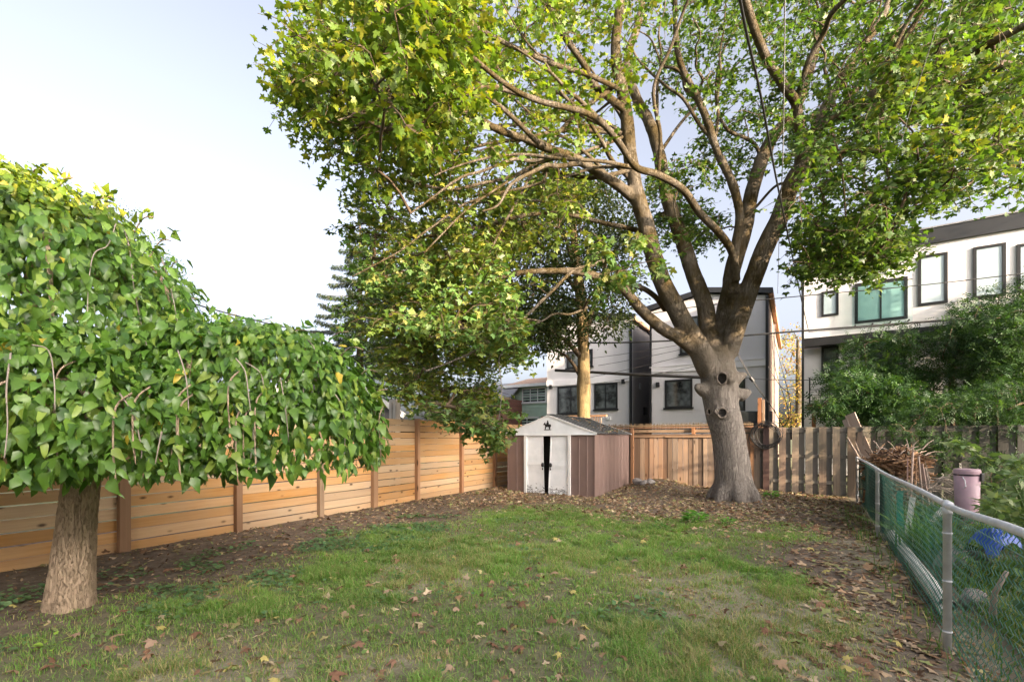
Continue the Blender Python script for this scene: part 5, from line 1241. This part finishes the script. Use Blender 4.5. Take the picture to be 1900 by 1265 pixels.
# ================================================================ generic smaller trees
def tree(name, label, base, trunk, branches, regions_, mats, leafkind='small', lsize=(.07, .13), cat='tree', twr=.010, tmpl=None, droop=.4, remesh=False):
    e = empty(name, base, 0, label, cat); O = Vector(base); tb = MB(); pts = []
    tp_ = smooth_path(trunk, 5); tb.tube([p-O for p, r in tp_], [r for p, r in tp_], 14); pts += [p for p, r in tp_[len(tp_)//3:]]
    tb.build('trunk', mats[0], e, True)
    bb = MB()
    for br_ in branches: q = smooth_path(br_, 5); bb.tube([p-O for p, r in q], [r for p, r in q], 8); pts += [p for p, r in q]
    cs = []; mt = []
    for poly, d0, d1, n, per, spr, tint_ in regions_: cs.append(sample_poly(poly, n, d0, d1)); mt += [(per, spr, tint_)]*n
    cs = np.concatenate(cs); A = np.zeros((len(pts)+len(cs)*14, 3)); A[:len(pts)] = np.array([tuple(p) for p in pts]); c_n = len(pts)
    od = np.argsort([np.min(np.linalg.norm(A[:len(pts)]-c, axis=1)) for c in cs])
    for ci in od:
        c = cs[ci]; j = int(np.argmin(np.linalg.norm(A[:c_n]-c, axis=1))); p0 = A[j].copy(); L = np.linalg.norm(c-p0)
        q = [p0+(c-p0)*t_+np.array([0, 0, .08*L])*math.sin(math.pi*t_)+rng.normal(size=3)*.02 for t_ in np.linspace(0, 1, 7)]
        bb.tube([Vector(x_)-O for x_ in q], np.linspace(twr*(1+L*.8), twr*.6, 7), 4, False)
        for x_ in q[1:]: A[c_n] = x_; c_n += 1
    tag(bb.build('branches', mats[1], e, True), kind='stuff')
    ps, tp2, nr2, cr2 = [], [], [], []
    for (per, spr, tint_), c in zip(mt, cs):
        n = int(per*rng.uniform(.7, 1.3)); dv = rng.normal(size=(n, 3)); dv[:, 2] *= .6; f = rng.random((n, 1))**.5
        ps.append(c+dv/np.linalg.norm(dv, axis=1, keepdims=True)*f*spr); o_ = dv+rng.normal(size=(n, 3))*.6; o_[:, 2] -= droop; tp2.append(o_)
        nn = rng.normal(size=(n, 3))*.5; nn[:, 2] += 1; nr2.append(nn); cr2.append(tint_[rng.integers(0, len(tint_), n)]*(.7+.6*rng.random((n, 1))))
    ps = np.concatenate(ps)-np.array(O); s_ = lsize[0]+(lsize[1]-lsize[0])*rng.random((len(ps), 1))
    me = scatter(*(tmpl or small_maple()), ps, frames(np.concatenate(tp2), np.concatenate(nr2)), s_, np.concatenate(cr2), 'crown', mats[2])
    tag(link('crown', me, e), kind='stuff'); print(name, len(ps)); return e
DK = np.array([(.045, .075, .022), (.035, .06, .02), (.06, .085, .025), (.05, .07, .02), (.08, .09, .025)])
D2 = 18.5
tree('maple_tree', 'slimmer maple with sunlight yellow put into its bark colour rising behind the shed roof', (P(1083, 780, D2).x, D2, 0),
 [(Vector((P(1083, 780, D2).x, D2, -.1)), .34), (P(1083, 780, D2), .26), (P(1083, 720, D2), .28), (P(1083, 690, D2), .25), (P(1082, 640, D2), .23), (P(1078, 560, D2), .22), (P(1068, 470, D2), .17), (P(1060, 380, D2), .11)],
 [[(P(1080, 665, D2), .12), (P(1050, 632, D2-.6), .09), (P(1020, 615, D2-1.2), .05)], [(P(1084, 640, D2), .14), (P(1092, 600, D2), .12), (P(1110, 540, D2), .08), (P(1130, 460, D2), .05)], [(P(1078, 700, D2), .09), (P(1050, 660, D2), .06), (P(1000, 640, D2), .04)],
  [(P(1070, 540, D2), .09), (P(1020, 470, D2-.5), .07), (P(960, 420, D2-1), .05)], [(P(1066, 500, D2), .09), (P(1040, 400, D2), .06), (P(1030, 300, D2), .04)], [(P(1075, 560, D2), .08), (P(1000, 540, D2), .06), (P(920, 520, D2), .04)]],
 [([(960,610),(1010,655),(1060,635),(1100,620),(1150,625),(1160,585),(1175,550),(1180,400),(1100,310),(950,330),(900,440),(905,600)], 16.5, 20.5, 330, 75, .85, DK),
  ([(950,560),(980,650),(1040,640),(1050,560)], 16, 18, 40, 70, .7, DK)],
 (M['bark_lit'], M['bark_twig'], M['leaf_dark']), lsize=(.12, .21), twr=.016, tmpl=oval_leaf())
# trees beyond the left fence
MG = np.array([(.055, .10, .025), (.07, .13, .03), (.045, .085, .022), (.10, .15, .035)])
tree('maple_tree', 'broad green tree filling the space behind the left fence and garage', P(800, 780, 20), [(Vector((P(800, 780, 20).x, 20, -.1)), .3), (P(800, 700, 20), .25), (P(790, 560, 20), .18), (P(780, 450, 20), .1)], [],
 [([(690,700),(745,775),(900,790),(900,700),(950,600),(900,480),(760,430),(680,480),(650,560),(640,620)], 18, 23, 170, 70, .95, MG)], (M['bark_maple'], M['bark_twig'], M['leaf_dark']), lsize=(.14, .22), twr=.02)
tree('distant_tree', 'fine leaved tree crown showing just above the mulberry on the left', P(270, 780, 14), [(Vector((P(230, 780, 15).x, 15, -.1)), .3), (P(240, 620, 15), .2), (P(245, 480, 15), .1)], [],
 [([(215,388),(240,400),(270,425),(295,455),(318,500),(345,565),(380,640),(200,640),(150,500),(180,400)], 13.5, 16, 130, 110, .5, MG*.8)], (M['bark_maple'], M['bark_twig'], M['leaf_dark']), lsize=(.06, .10), twr=.015, tmpl=oval_leaf())
AU = np.array([(.40, .26, .06), (.45, .32, .10), (.30, .26, .05), (.22, .24, .05), (.46, .22, .08)])
tree('autumn_tree', 'sunlit yellow and orange tree seen through the gap between the houses', P(1480, 780, 42), [(Vector((P(1482, 780, 42).x, 42, -.1)), .3), (P(1482, 700, 42), .25), (P(1480, 630, 42), .1)], [],
 [([(1440,640),(1470,602),(1500,615),(1512,700),(1505,800),(1450,800)], 40, 44, 34, 60, 1.0, AU)], (M['bark_maple'], M['bark_twig'], M['leaf']), lsize=(.18, .32), twr=.03, tmpl=oval_leaf())

# spruce
SD = 27.; sx = P(668, 780, SD).x
spr = empty('spruce_tree', (sx, SD, 0), 0, 'spruce with drooping tiers of branches left of the maple crown', 'tree')
H_ = EYE+(812-400)/F*SD
MB().tube([(0, 0, -.1), (0, 0, H_*.5), (0, 0, H_)], [.3, .2, .03], 10).build('trunk', M['bark_twig'], spr, True)
nps, ntp, ncl = [], [], []; bb = MB()
for k_ in range(11):
    z = H_*(.32+.66*k_/11); L = (1-k_/12.)*5.0*(1 if k_ % 2 else .86)
    for a in np.arange(0, 6.28, 1.04)+random.uniform(0, .7):
        l_ = L*random.uniform(.8, 1.08); pts_ = []
        for t_ in np.linspace(0, 1, 9): pts_.append(Vector((math.cos(a)*l_*t_, math.sin(a)*l_*t_, z-.28*l_*t_+.16*l_*t_**2.5)))
        bb.tube(pts_, np.linspace(.035, .008, 9), 4, False)
        for t_ in np.linspace(.12, 1, int(26*max(l_, .8)/2)):
            p = np.array([math.cos(a)*l_*t_, math.sin(a)*l_*t_, z-.28*l_*t_+.16*l_*t_**2.5]); m_ = 13
            w_ = (1-t_)*.5+.15; off = rng.uniform(-w_, w_, (m_, 1))*np.array([[-math.sin(a), math.cos(a), 0]]); dr_n = rng.random((m_, 1))*np.array([[0, 0, -.15]])
            w_ *= .8; nps.append(p+off*.8+dr_n); d = rng.normal(size=(m_, 3))*.35+np.array([math.cos(a)*.35, math.sin(a)*.35, -.75]); ntp.append(d)
            ncl.append(np.array([(.045, .075, .04), (.06, .085, .045), (.08, .09, .04), (.035, .06, .035)])[rng.integers(0, 4, m_)])
tag(bb.build('branches', M['bark_twig'], spr), kind='stuff')
nps = np.concatenate(nps); ntp = np.concatenate(ntp); ncl = np.concatenate(ncl)
tvn = [(-.08, 0, 0), (.08, 0, 0), (0, 1, 0), (0, .4, .09)]; tfn = [(0, 1, 3), (1, 2, 3), (0, 3, 2)]
tag(link('needles', scatter(tvn, tfn, nps, frames(ntp, rng.normal(size=(len(ntp), 3))), .16+.16*rng.random((len(nps), 1)), ncl, 'needles', M['leaf_dark']), spr), kind='stuff'); print('needles', len(nps))

# ================================================================ dense shrubs to the right, mostly beyond the weathered fence
SH = .8*np.array([(.03, .075, .027), (.04, .09, .03), (.055, .12, .035), (.022, .055, .022), (.09, .17, .05), (.04, .095, .034)])
def pinnate():                                  # short spray of paired leaflets
    vs = []; fs = []
    for i in range(4):
        y = i*.25
        for s_ in ((-1, 1) if i < 3 else (0,)):
            k_ = len(vs); dx = .34*s_; dy = .16 if s_ else .3; px_, py_ = -dy*s_*.5 if s_ else .08, abs(dx)*.5 if s_ else 0
            vs += [(0, y, 0), (dx*.5+px_*.5, y+dy*.5+.06, .02), (dx*1.1, y+dy, -.06), (dx*.5-px_*.6, y+dy*.5-.07, -.01)]; fs += [(k_, k_+1, k_+2), (k_, k_+2, k_+3)]
    return vs, fs
b0 = P(1760, 800, 15.3); bs = Vector((b0.x, b0.y, -.1))
def stemset(xs, D, top):
    return [[(Vector((P(x_, 800, D).x, D, 0)), .05), (P(x_+random.uniform(-15, 15), 760, D), .04), (P(x_+random.uniform(-30, 30), top, D-.4), .015)] for x_ in xs]
tree('leafy_shrub', 'big dense dark green shrub covering the lower floors of the white house', bs, [(bs, .10), (P(1765, 780, 15.3), .09), (P(1770, 620, 15.3), .05)], stemset((1600, 1660, 1700, 1790, 1840, 1900), 15.6, 640),
 [([(1530,690),(1560,640),(1610,630),(1680,615),(1740,620),(1790,570),(1850,540),(1960,500),(1960,820),(1700,820),(1560,800),(1545,740)], 14.2, 16.8, 280, 52, .50, SH),
  ([(1520,770),(1600,775),(1700,770),(1700,720),(1560,700),(1530,730)], 13.4, 14.6, 40, 55, .42, SH*1.25),
  ([(1840,590),(1960,560),(1960,740),(1800,740)], 12.8, 14.4, 70, 60, .45, SH)],
 (M['bark_twig'], M['bark_twig'], M['leaf_dark']), lsize=(.18, .32), twr=.012, tmpl=pinnate())
b1 = P(1850, 900, 10.6)
tree('leafy_shrub', 'dark shrub hanging over the dark fence boards behind the pink bin', Vector((b1.x, b1.y, -.05)), [(Vector((b1.x, b1.y, -.05)), .05), (P(1850, 850, 10.6), .045), (P(1850, 760, 10.6), .02)], stemset((1760, 1800, 1900, 1940), 11., 760),
 [([(1640,800),(1650,775),(1700,760),(1760,740),(1850,720),(1960,700),(1960,870),(1860,860),(1800,850),(1740,840),(1690,825)], 10.4, 12.4, 150, 52, .36, SH), ([(1700,830),(1740,900),(1790,870),(1770,820)], 10.6, 11.8, 18, 46, .26, SH), ([(1820,850),(1960,850),(1960,920),(1840,910)], 9.5, 11, 18, 46, .26, SH)],
 (M['bark_twig'], M['bark_twig'], M['leaf_dark']), lsize=(.10, .20), twr=.009, tmpl=pinnate())
# pale leaved shrub at the right edge, near
PL = np.array([(.20, .29, .13), (.25, .34, .16), (.16, .25, .10), (.30, .36, .17)])
b2 = P(1905, 1080, 4.6)
tree('pale_shrub', 'pale green shrub with long shoots leaning over the mesh fence at the right edge', Vector((b2.x, b2.y, 0)), [(Vector((b2.x, b2.y, 0)), .02), (P(1900, 960, 4.6), .018), (P(1895, 860, 4.6), .008)],
 [[(P(1905, 960, 4.6), .014), (P(1880, 900, 4.5), .010), (P(1840, 868, 4.4), .007), (P(1800, 832, 4.3), .005), (P(1776, 815, 4.3), .003)], [(P(1905, 960, 4.6), .012), (P(1860, 930, 4.4), .008), (P(1830, 915, 4.3), .004)]],
 [([(1835,880),(1830,930),(1850,965),(1920,975),(1960,900),(1960,850),(1880,850)], 4.2, 5.0, 34, 20, .11, PL), ([(1772,812),(1785,835),(1800,845),(1806,830),(1790,815)], 4.25, 4.35, 5, 6, .05, PL), ([(1800,835),(1820,860),(1850,872),(1850,860),(1815,838)], 4.3, 4.4, 5, 6, .06, PL)],
 (M['leafstem'], M['leafstem'], M['leaf']), lsize=(.05, .105), cat='shrub', twr=.003, tmpl=broad_leaf(5), droop=.1)
# low garden plants behind the mesh
GP = np.array([(.07, .14, .045), (.10, .18, .05), (.05, .11, .04), (.14, .21, .07)])
n = 3600; u = rng.uniform(1.45, 3.6, n); v = rng.uniform(2.2, 9.5, n); x = u*CT+v*ST; y = -u*ST+v*CT; k = in_view(x, y, .25) & (fbm(x, y, 1.8, 33) > .43); x, y = x[k], y[k]; n = len(x)
tpp = rnd_unit(n); tpp[:, 2] = tpp[:, 2]*.5+.1; nn = rnd_unit(n)*.6; nn[:, 2] += 1
me = scatter(*broad_leaf(8), np.stack([x, y, .05+.42*rng.random(n)*fbm(x, y, 1.2, 3)*1.5], -1), frames(tpp, nn), .06+.09*rng.random((n, 1)), GP[rng.integers(0, 4, n)]*(.7+.5*rng.random((n, 1))), 'garden_leaves', M['leaf'])
tag(link('garden_plants', me), 'tangle of low leafy plants growing behind the mesh fence', 'plants', kind='stuff')
# strap leaved clump behind mesh
n = 90; q = P(1716, 1010, 5.9); az = rng.random(n)*6.28; px3 = np.stack([q.x+.12*rng.normal(size=n), q.y+.12*rng.normal(size=n), np.zeros(n)], -1)
me = blades(px3, .45+.3*rng.random(n), .02+.012*rng.random(n), np.array([[.13, .24, .06]])*(.7+.6*rng.random((n, 1))), 'strap_leaves', .9)
tag(link('strap_leaved_plant', me), 'clump of long arching strap leaves behind the middle mesh panel', 'plant')

# ================================================================ WEEPING MULBERRY, near left
mt = empty('weeping_mulberry', (-3.93, 4.05, 0), 0, 'weeping mulberry with a stout furrowed trunk and a curtain of glossy leaves', 'tree'); TO = Vector(mt.location)
tr = [(P(130, 1150, 4.05), .245), (P(130, 1125, 4.05), .228), (P(133, 1080, 4.05), .205), (P(138, 1020, 4.05), .185), (P(144, 960, 4.05), .17), (P(150, 900, 4.05), .163), (P(152, 860, 4.1), .165), (P(140, 800, 4.2), .18), (P(120, 740, 4.3), .16)]
tp_ = smooth_path(tr, 22); b = MB(); nseg = 128; prs = []
b.tube([p-TO for p, r in tp_], [r*.76 for p, r in tp_], nseg)
me = b.mesh('trunk', True); co = np.empty(len(me.vertices)*3, np.float32); me.vertices.foreach_get('co', co); co = co.reshape(-1, 3)
nr = np.empty(len(me.vertices)*3, np.float32); me.vertices.foreach_get('normal', nr); nr = nr.reshape(-1, 3)
def ridg(p):
    w_ = Vector((p[0]*22+mnoise.noise(Vector(p)*7)*.9, p[1]*22, p[2]*6.5)); a = 1-abs(mnoise.noise(w_))*2.4
    return a*.7+.5*(1-abs(mnoise.noise(w_*2.3))*2)+.3*mnoise.noise(w_*5)
dsp = np.array([ridg(p) for p in co]); flare = np.array([mnoise.noise(Vector((math.atan2(p[1], p[0])*1.3, 3, 1)))*max(0, .35-p[2])*.12 for p in co])
nr[:, 2] *= .3
co += nr*(dsp*.010+flare)[:, None]; me.vertices.foreach_set('co', co.ravel()); me.update(); link('trunk', me, mt, M['bark_mulberry'])
# curtain surfaces: (centre x, y, rx, ry, z of rim, height, exponent, leaves, bottom)
lobes = [(-4.75, 4.55, 1.8, 1.55, 1.45, 2.4, 2.0, 9500), (-4.75, 4.35, 2.13, 1.82, 1.38, 2.62, 2.0, 12500), (-2.72, 4.25, 1.54, 1.10, 1.36, 1.17, 3.0, 7000), (-3.45, 3.35, 1.25, .85, 1.38, .87, 2.4, 3000), (-4.3, 3.0, 1.5, .70, 1.40, .67, 2.5, 2300), (-3.0, 3.75, 1.2, .85, 1.38, .65, 3.0, 2000)]
ps, tps, nms, sts = [], [], [], []
def lobe_z(L, r): return L[4]+L[5]*np.maximum(0, 1-r**L[6])**(1/L[6])
for L in lobes:
    n = L[7]*2; ns_ = int(150*L[2]/1.5); sid = rng.integers(0, ns_, n); phi = (sid+rng.normal(size=n)*.22)*2*math.pi/ns_; soff = (rng.random(ns_)**1.8*.12)[sid]; zz = np.where(rng.random(n) < .28, rng.random(n)*.28, rng.random(n)); th = zz*math.pi/2
    r = np.cos(th)**(2/L[6]) if L[6] > 2 else np.cos(th); z = np.sin(th)**(2/L[6]) if L[6] > 2 else np.sin(th)
    bumpy = 1+.05*np.sin(phi*5+L[0]*3)+.22*(fbm(phi*1.6, zz*2.2, 1.0, L[0]*5)-.5)+.10*(vn(phi*5, zz*2., 1., 3)-.5)
    depth = rng.random(n)**2.0*.22+soff
    x = L[0]+L[2]*(r*bumpy-depth)*np.cos(phi); y = L[1]+L[3]*(r*bumpy-depth)*np.sin(phi); zc = L[4]+L[5]*z*(1-depth*.4)+.06*rng.normal(size=n)
    zc = np.where(zz < .12, L[4]-.20*vn(phi*9, phi*0, 1., L[0])+.02+.4*rng.random(n), zc)
    nv = np.stack([np.cos(phi)*r/L[2], np.sin(phi)*r/L[3], z/L[5]*.9], -1); nv /= np.linalg.norm(nv, axis=1, keepdims=True)
    keep = (y < 5.4) & (x > -6.6)
    for M_ in lobes[1:]:
        if M_ is L or L is lobes[0]: continue
        q = np.sqrt(((x-M_[0])/(M_[2]*.86))**2+((y-M_[1])/(M_[3]*.86))**2); keep &= ~((q < 1) & (zc < lobe_z(M_, np.minimum(q, 1))-.12) & (zc > M_[4]-.0))
    front = (nv[:, 1] < .35); keep &= front | (rng.random(n) < .12)
    ids = np.nonzero(keep)[0][:L[7]]
    x, y, zc, nv = x[ids], y[ids], zc[ids], nv[ids]; m_ = len(ids)
    dn = np.stack([np.zeros(m_), np.zeros(m_), -np.ones(m_)], -1); t = dn-nv*(dn*nv).sum(1, keepdims=True)
    t = t/(np.linalg.norm(t, axis=1, keepdims=True)+.15)+rng.normal(size=(m_, 3))*.42+nv*.42; t[:, 2] -= .42
    ps.append(np.stack([x, y, zc], -1)); tps.append(t); nms.append(nv*1.0+rng.normal(size=(m_, 3))*.60+np.array([0, 0, .35]))
shoot_pts = []
for (x_, y_) in ((5,302),(60,330),(110,345),(165,385),(205,385),(250,415),(285,455),(320,520),(350,560),(400,600),(440,622),(480,628),(520,628),(560,628),(600,634),(640,645),(670,690),(690,740)):
    D_ = 4.3 if x_ > 390 else 4.35; p = P(x_+random.uniform(-6, 6), y_+8, D_); d = Vector((random.uniform(.0, .8), random.uniform(-.6, .1), random.uniform(.25, .6))).normalized()
    L_ = random.uniform(.14, .32); pp = [p-d*.15+Vector((0, 0, -.05)), p, p+d*L_*.6, p+d*L_+Vector((.05, 0, -.06))]; shoot_pts.append(pp)
    for k_ in range(random.randint(7, 12)):
        f = random.random(); q = (p+d*L_*f*1.05)+Vector((random.uniform(-.04, .04),)*3); ps.append(np.array([q])); tv_ = np.array([d])*.3+rng.normal(size=(1, 3))*.7; tps.append(tv_); nms.append(rng.normal(size=(1, 3))+np.array([[0, -.4, .6]]))
for k_ in range(46):                             # strands that hang clear of the curtain
    L = lobes[random.choice((2, 3, 4, 5, 1))]; ph = random.uniform(-2.9, -.1); q0 = Vector((L[0]+L[2]*1.0*math.cos(ph), L[1]+L[3]*1.0*math.sin(ph), L[4]+random.uniform(.15, .6)))
    if q0.x < -6 or q0.y < 2.15: continue
    ln = random.uniform(.3, .75); ln = min(ln, q0.z-L[4]+.13); pp = [q0+Vector((0, .12, .10)), q0, q0+Vector((.01, -.03, -ln*.5)), q0+Vector((.02, -.02, -ln))]; shoot_pts.append(pp)
    for j_ in range(int(ln/.032)):
        f = j_/(ln/.032); q = q0+Vector((random.uniform(-.03, .03), random.uniform(-.05, .01), -ln*f)); ps.append(np.array([q])); sd_ = -1 if j_ % 2 else 1
        tps.append(np.array([[sd_*.7, -.25, -.75]])+rng.normal(size=(1, 3))*.25); nms.append(np.array([[0, -.8, .5]])+rng.normal(size=(1, 3))*.35)
ps = np.concatenate(ps); tps = np.concatenate(tps); nms = np.concatenate(nms); n = len(ps); print('mulberry leaves', n)
MU = np.array([(.095, .205, .025), (.12, .24, .03), (.07, .16, .02), (.16, .28, .04), (.11, .215, .03), (.23, .32, .05), (.055, .13, .022), (.10, .19, .025)])
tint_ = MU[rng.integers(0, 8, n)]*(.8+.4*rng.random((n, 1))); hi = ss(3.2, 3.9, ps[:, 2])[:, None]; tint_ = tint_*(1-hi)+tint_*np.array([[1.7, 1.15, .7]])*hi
yl = rng.random(n) < .006; tint_[yl] = (.55, .42, .05)
sz = .045+.078*rng.random(n)**1.1; R = frames(tps, nms)
jj = np.argsort(ps[:, 1]/sz+np.where(nms[:, 1] < 0, 0, 50)+np.where(np.abs(ps[:, 0]/ps[:, 1]) < 1.12, 0, 100))[:300]
msk = np.ones(n, bool); msk[jj] = False
tmpls = [broad_leaf(i, i % 2 == 0, .20+.09*(i % 3), .20+.10*(i % 4)) for i in range(6)]
which = rng.integers(0, 6, n); VV, TT, CC = [], [], []; off = 0
for k_ in range(6):
    ix = np.nonzero(msk & (which == k_))[0]; tv, tf = (np.array(q_) for q_ in broad_leaf(k_, k_ % 2 == 0, .20+.09*(k_ % 3), .20+.10*(k_ % 4), True))
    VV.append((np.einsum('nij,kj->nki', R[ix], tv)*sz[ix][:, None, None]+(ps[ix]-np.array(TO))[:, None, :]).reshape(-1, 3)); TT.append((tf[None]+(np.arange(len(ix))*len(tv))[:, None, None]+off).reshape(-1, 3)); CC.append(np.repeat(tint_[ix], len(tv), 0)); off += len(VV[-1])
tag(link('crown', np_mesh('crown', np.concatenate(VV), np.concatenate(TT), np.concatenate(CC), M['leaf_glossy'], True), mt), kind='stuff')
lm = []
for k_ in range(21):
    tv, tf = tmpls[k_ % 6]; lm.append(np_mesh('leaf', np.array(tv), np.array(tf), np.repeat(MU[k_ % 8][None]*(.9+.02*(k_ % 5)), len(tv), 0), M['leaf_glossy'], True))
for i in jj:
    o = bpy.data.objects.new('leaf', lm[rng.integers(0, 21)]); COL.objects.link(o); o.parent = mt
    o.matrix_local = Matrix.Translation(Vector(ps[i])-TO)@Matrix(R[i].tolist()).to_4x4()@Matrix.Scale(float(sz[i]), 4)
# arching limbs inside and hanging twigs that show on the curtain
b = MB(); topz = P(120, 740, 4.3)
for L in lobes[1:]:
    for a in np.arange(0, 6.28, .7):
        e_ = Vector((L[0]+L[2]*.62*math.cos(a), L[1]+L[3]*.62*math.sin(a), float(lobe_z(L, .62))-.25)); e2 = Vector((L[0]+L[2]*.78*math.cos(a), L[1]+L[3]*.78*math.sin(a), L[4]+.25))
        m1 = topz.lerp(Vector((L[0], L[1], L[4]+L[5]*.75)), .7); q = smooth_path([(topz, .06), (m1, .045), (e_, .022), (e2, .008)], 6); b.tube([p-TO for p, r_ in q], [r_ for p, r_ in q], 6)
for pp in shoot_pts: q = smooth_path([(p, .005-.001*i) for i, p in enumerate(pp)], 4); b.tube([p-TO for p, r_ in q], [max(.002, r_) for p, r_ in q], 5)
b.build('branches', M['bark_mulberry'], mt, True)
hang = [[(215,415),(200,455),(175,470),(165,520),(162,590)], [(228,420),(240,460),(248,530),(262,600),(272,640)], [(20,655),(12,720),(14,790),(8,850)], [(438,665),(455,690),(462,740),(470,800),(465,850)], [(455,672),(482,690),(490,720)], [(570,630),(585,650),(592,700)], [(605,722),(628,740),(640,790),(638,850)], [(222,730),(248,770),(262,830),(262,850)], [(18,780),(50,790),(68,830),(75,870)],
        [(100,300+160),(112,500),(108,560)], [(300,480),(318,540),(330,600)], [(395,690),(402,740),(404,800)], [(520,700),(530,760),(536,820)], [(60,640),(90,650),(100,700),(102,760)], [(330,650),(345,700),(350,760)], [(150,600),(160,660),(158,720)], [(545,640),(560,700),(566,760)], [(690,750),(692,790),(686,830)], [(300,800),(292,840),(288,860)], [(36,335),(70,365),(100,400)]]
def surf_D(px, py):
    best = 9.
    for D in np.arange(2.0, 5.2, .03):
        p = P(px, py, D)
        for L in lobes:
            q = math.hypot((p.x-L[0])/L[2], (p.y-L[1])/L[3])
            if q < 1.0 and p.z < float(lobe_z(L, q)): return D
    return None
for h_ in [h for i, h in enumerate(hang) if i not in (8, 9, 11, 15, 17, 19)]:
    pts_ = []; last = 4.2
    for (x_, y_) in h_:
        D = surf_D(x_, y_) or last; last = D; pts_.append((P(x_, y_, D-.03)-TO, .011))
    pts_[-1] = (pts_[-1][0], .004); q = smooth_path(pts_, 5)
    MB().tube([p for p, r_ in q], np.linspace(.0052, .0025, len(q)), 6).build('hanging_twig', M['twig_pale'], mt, True)
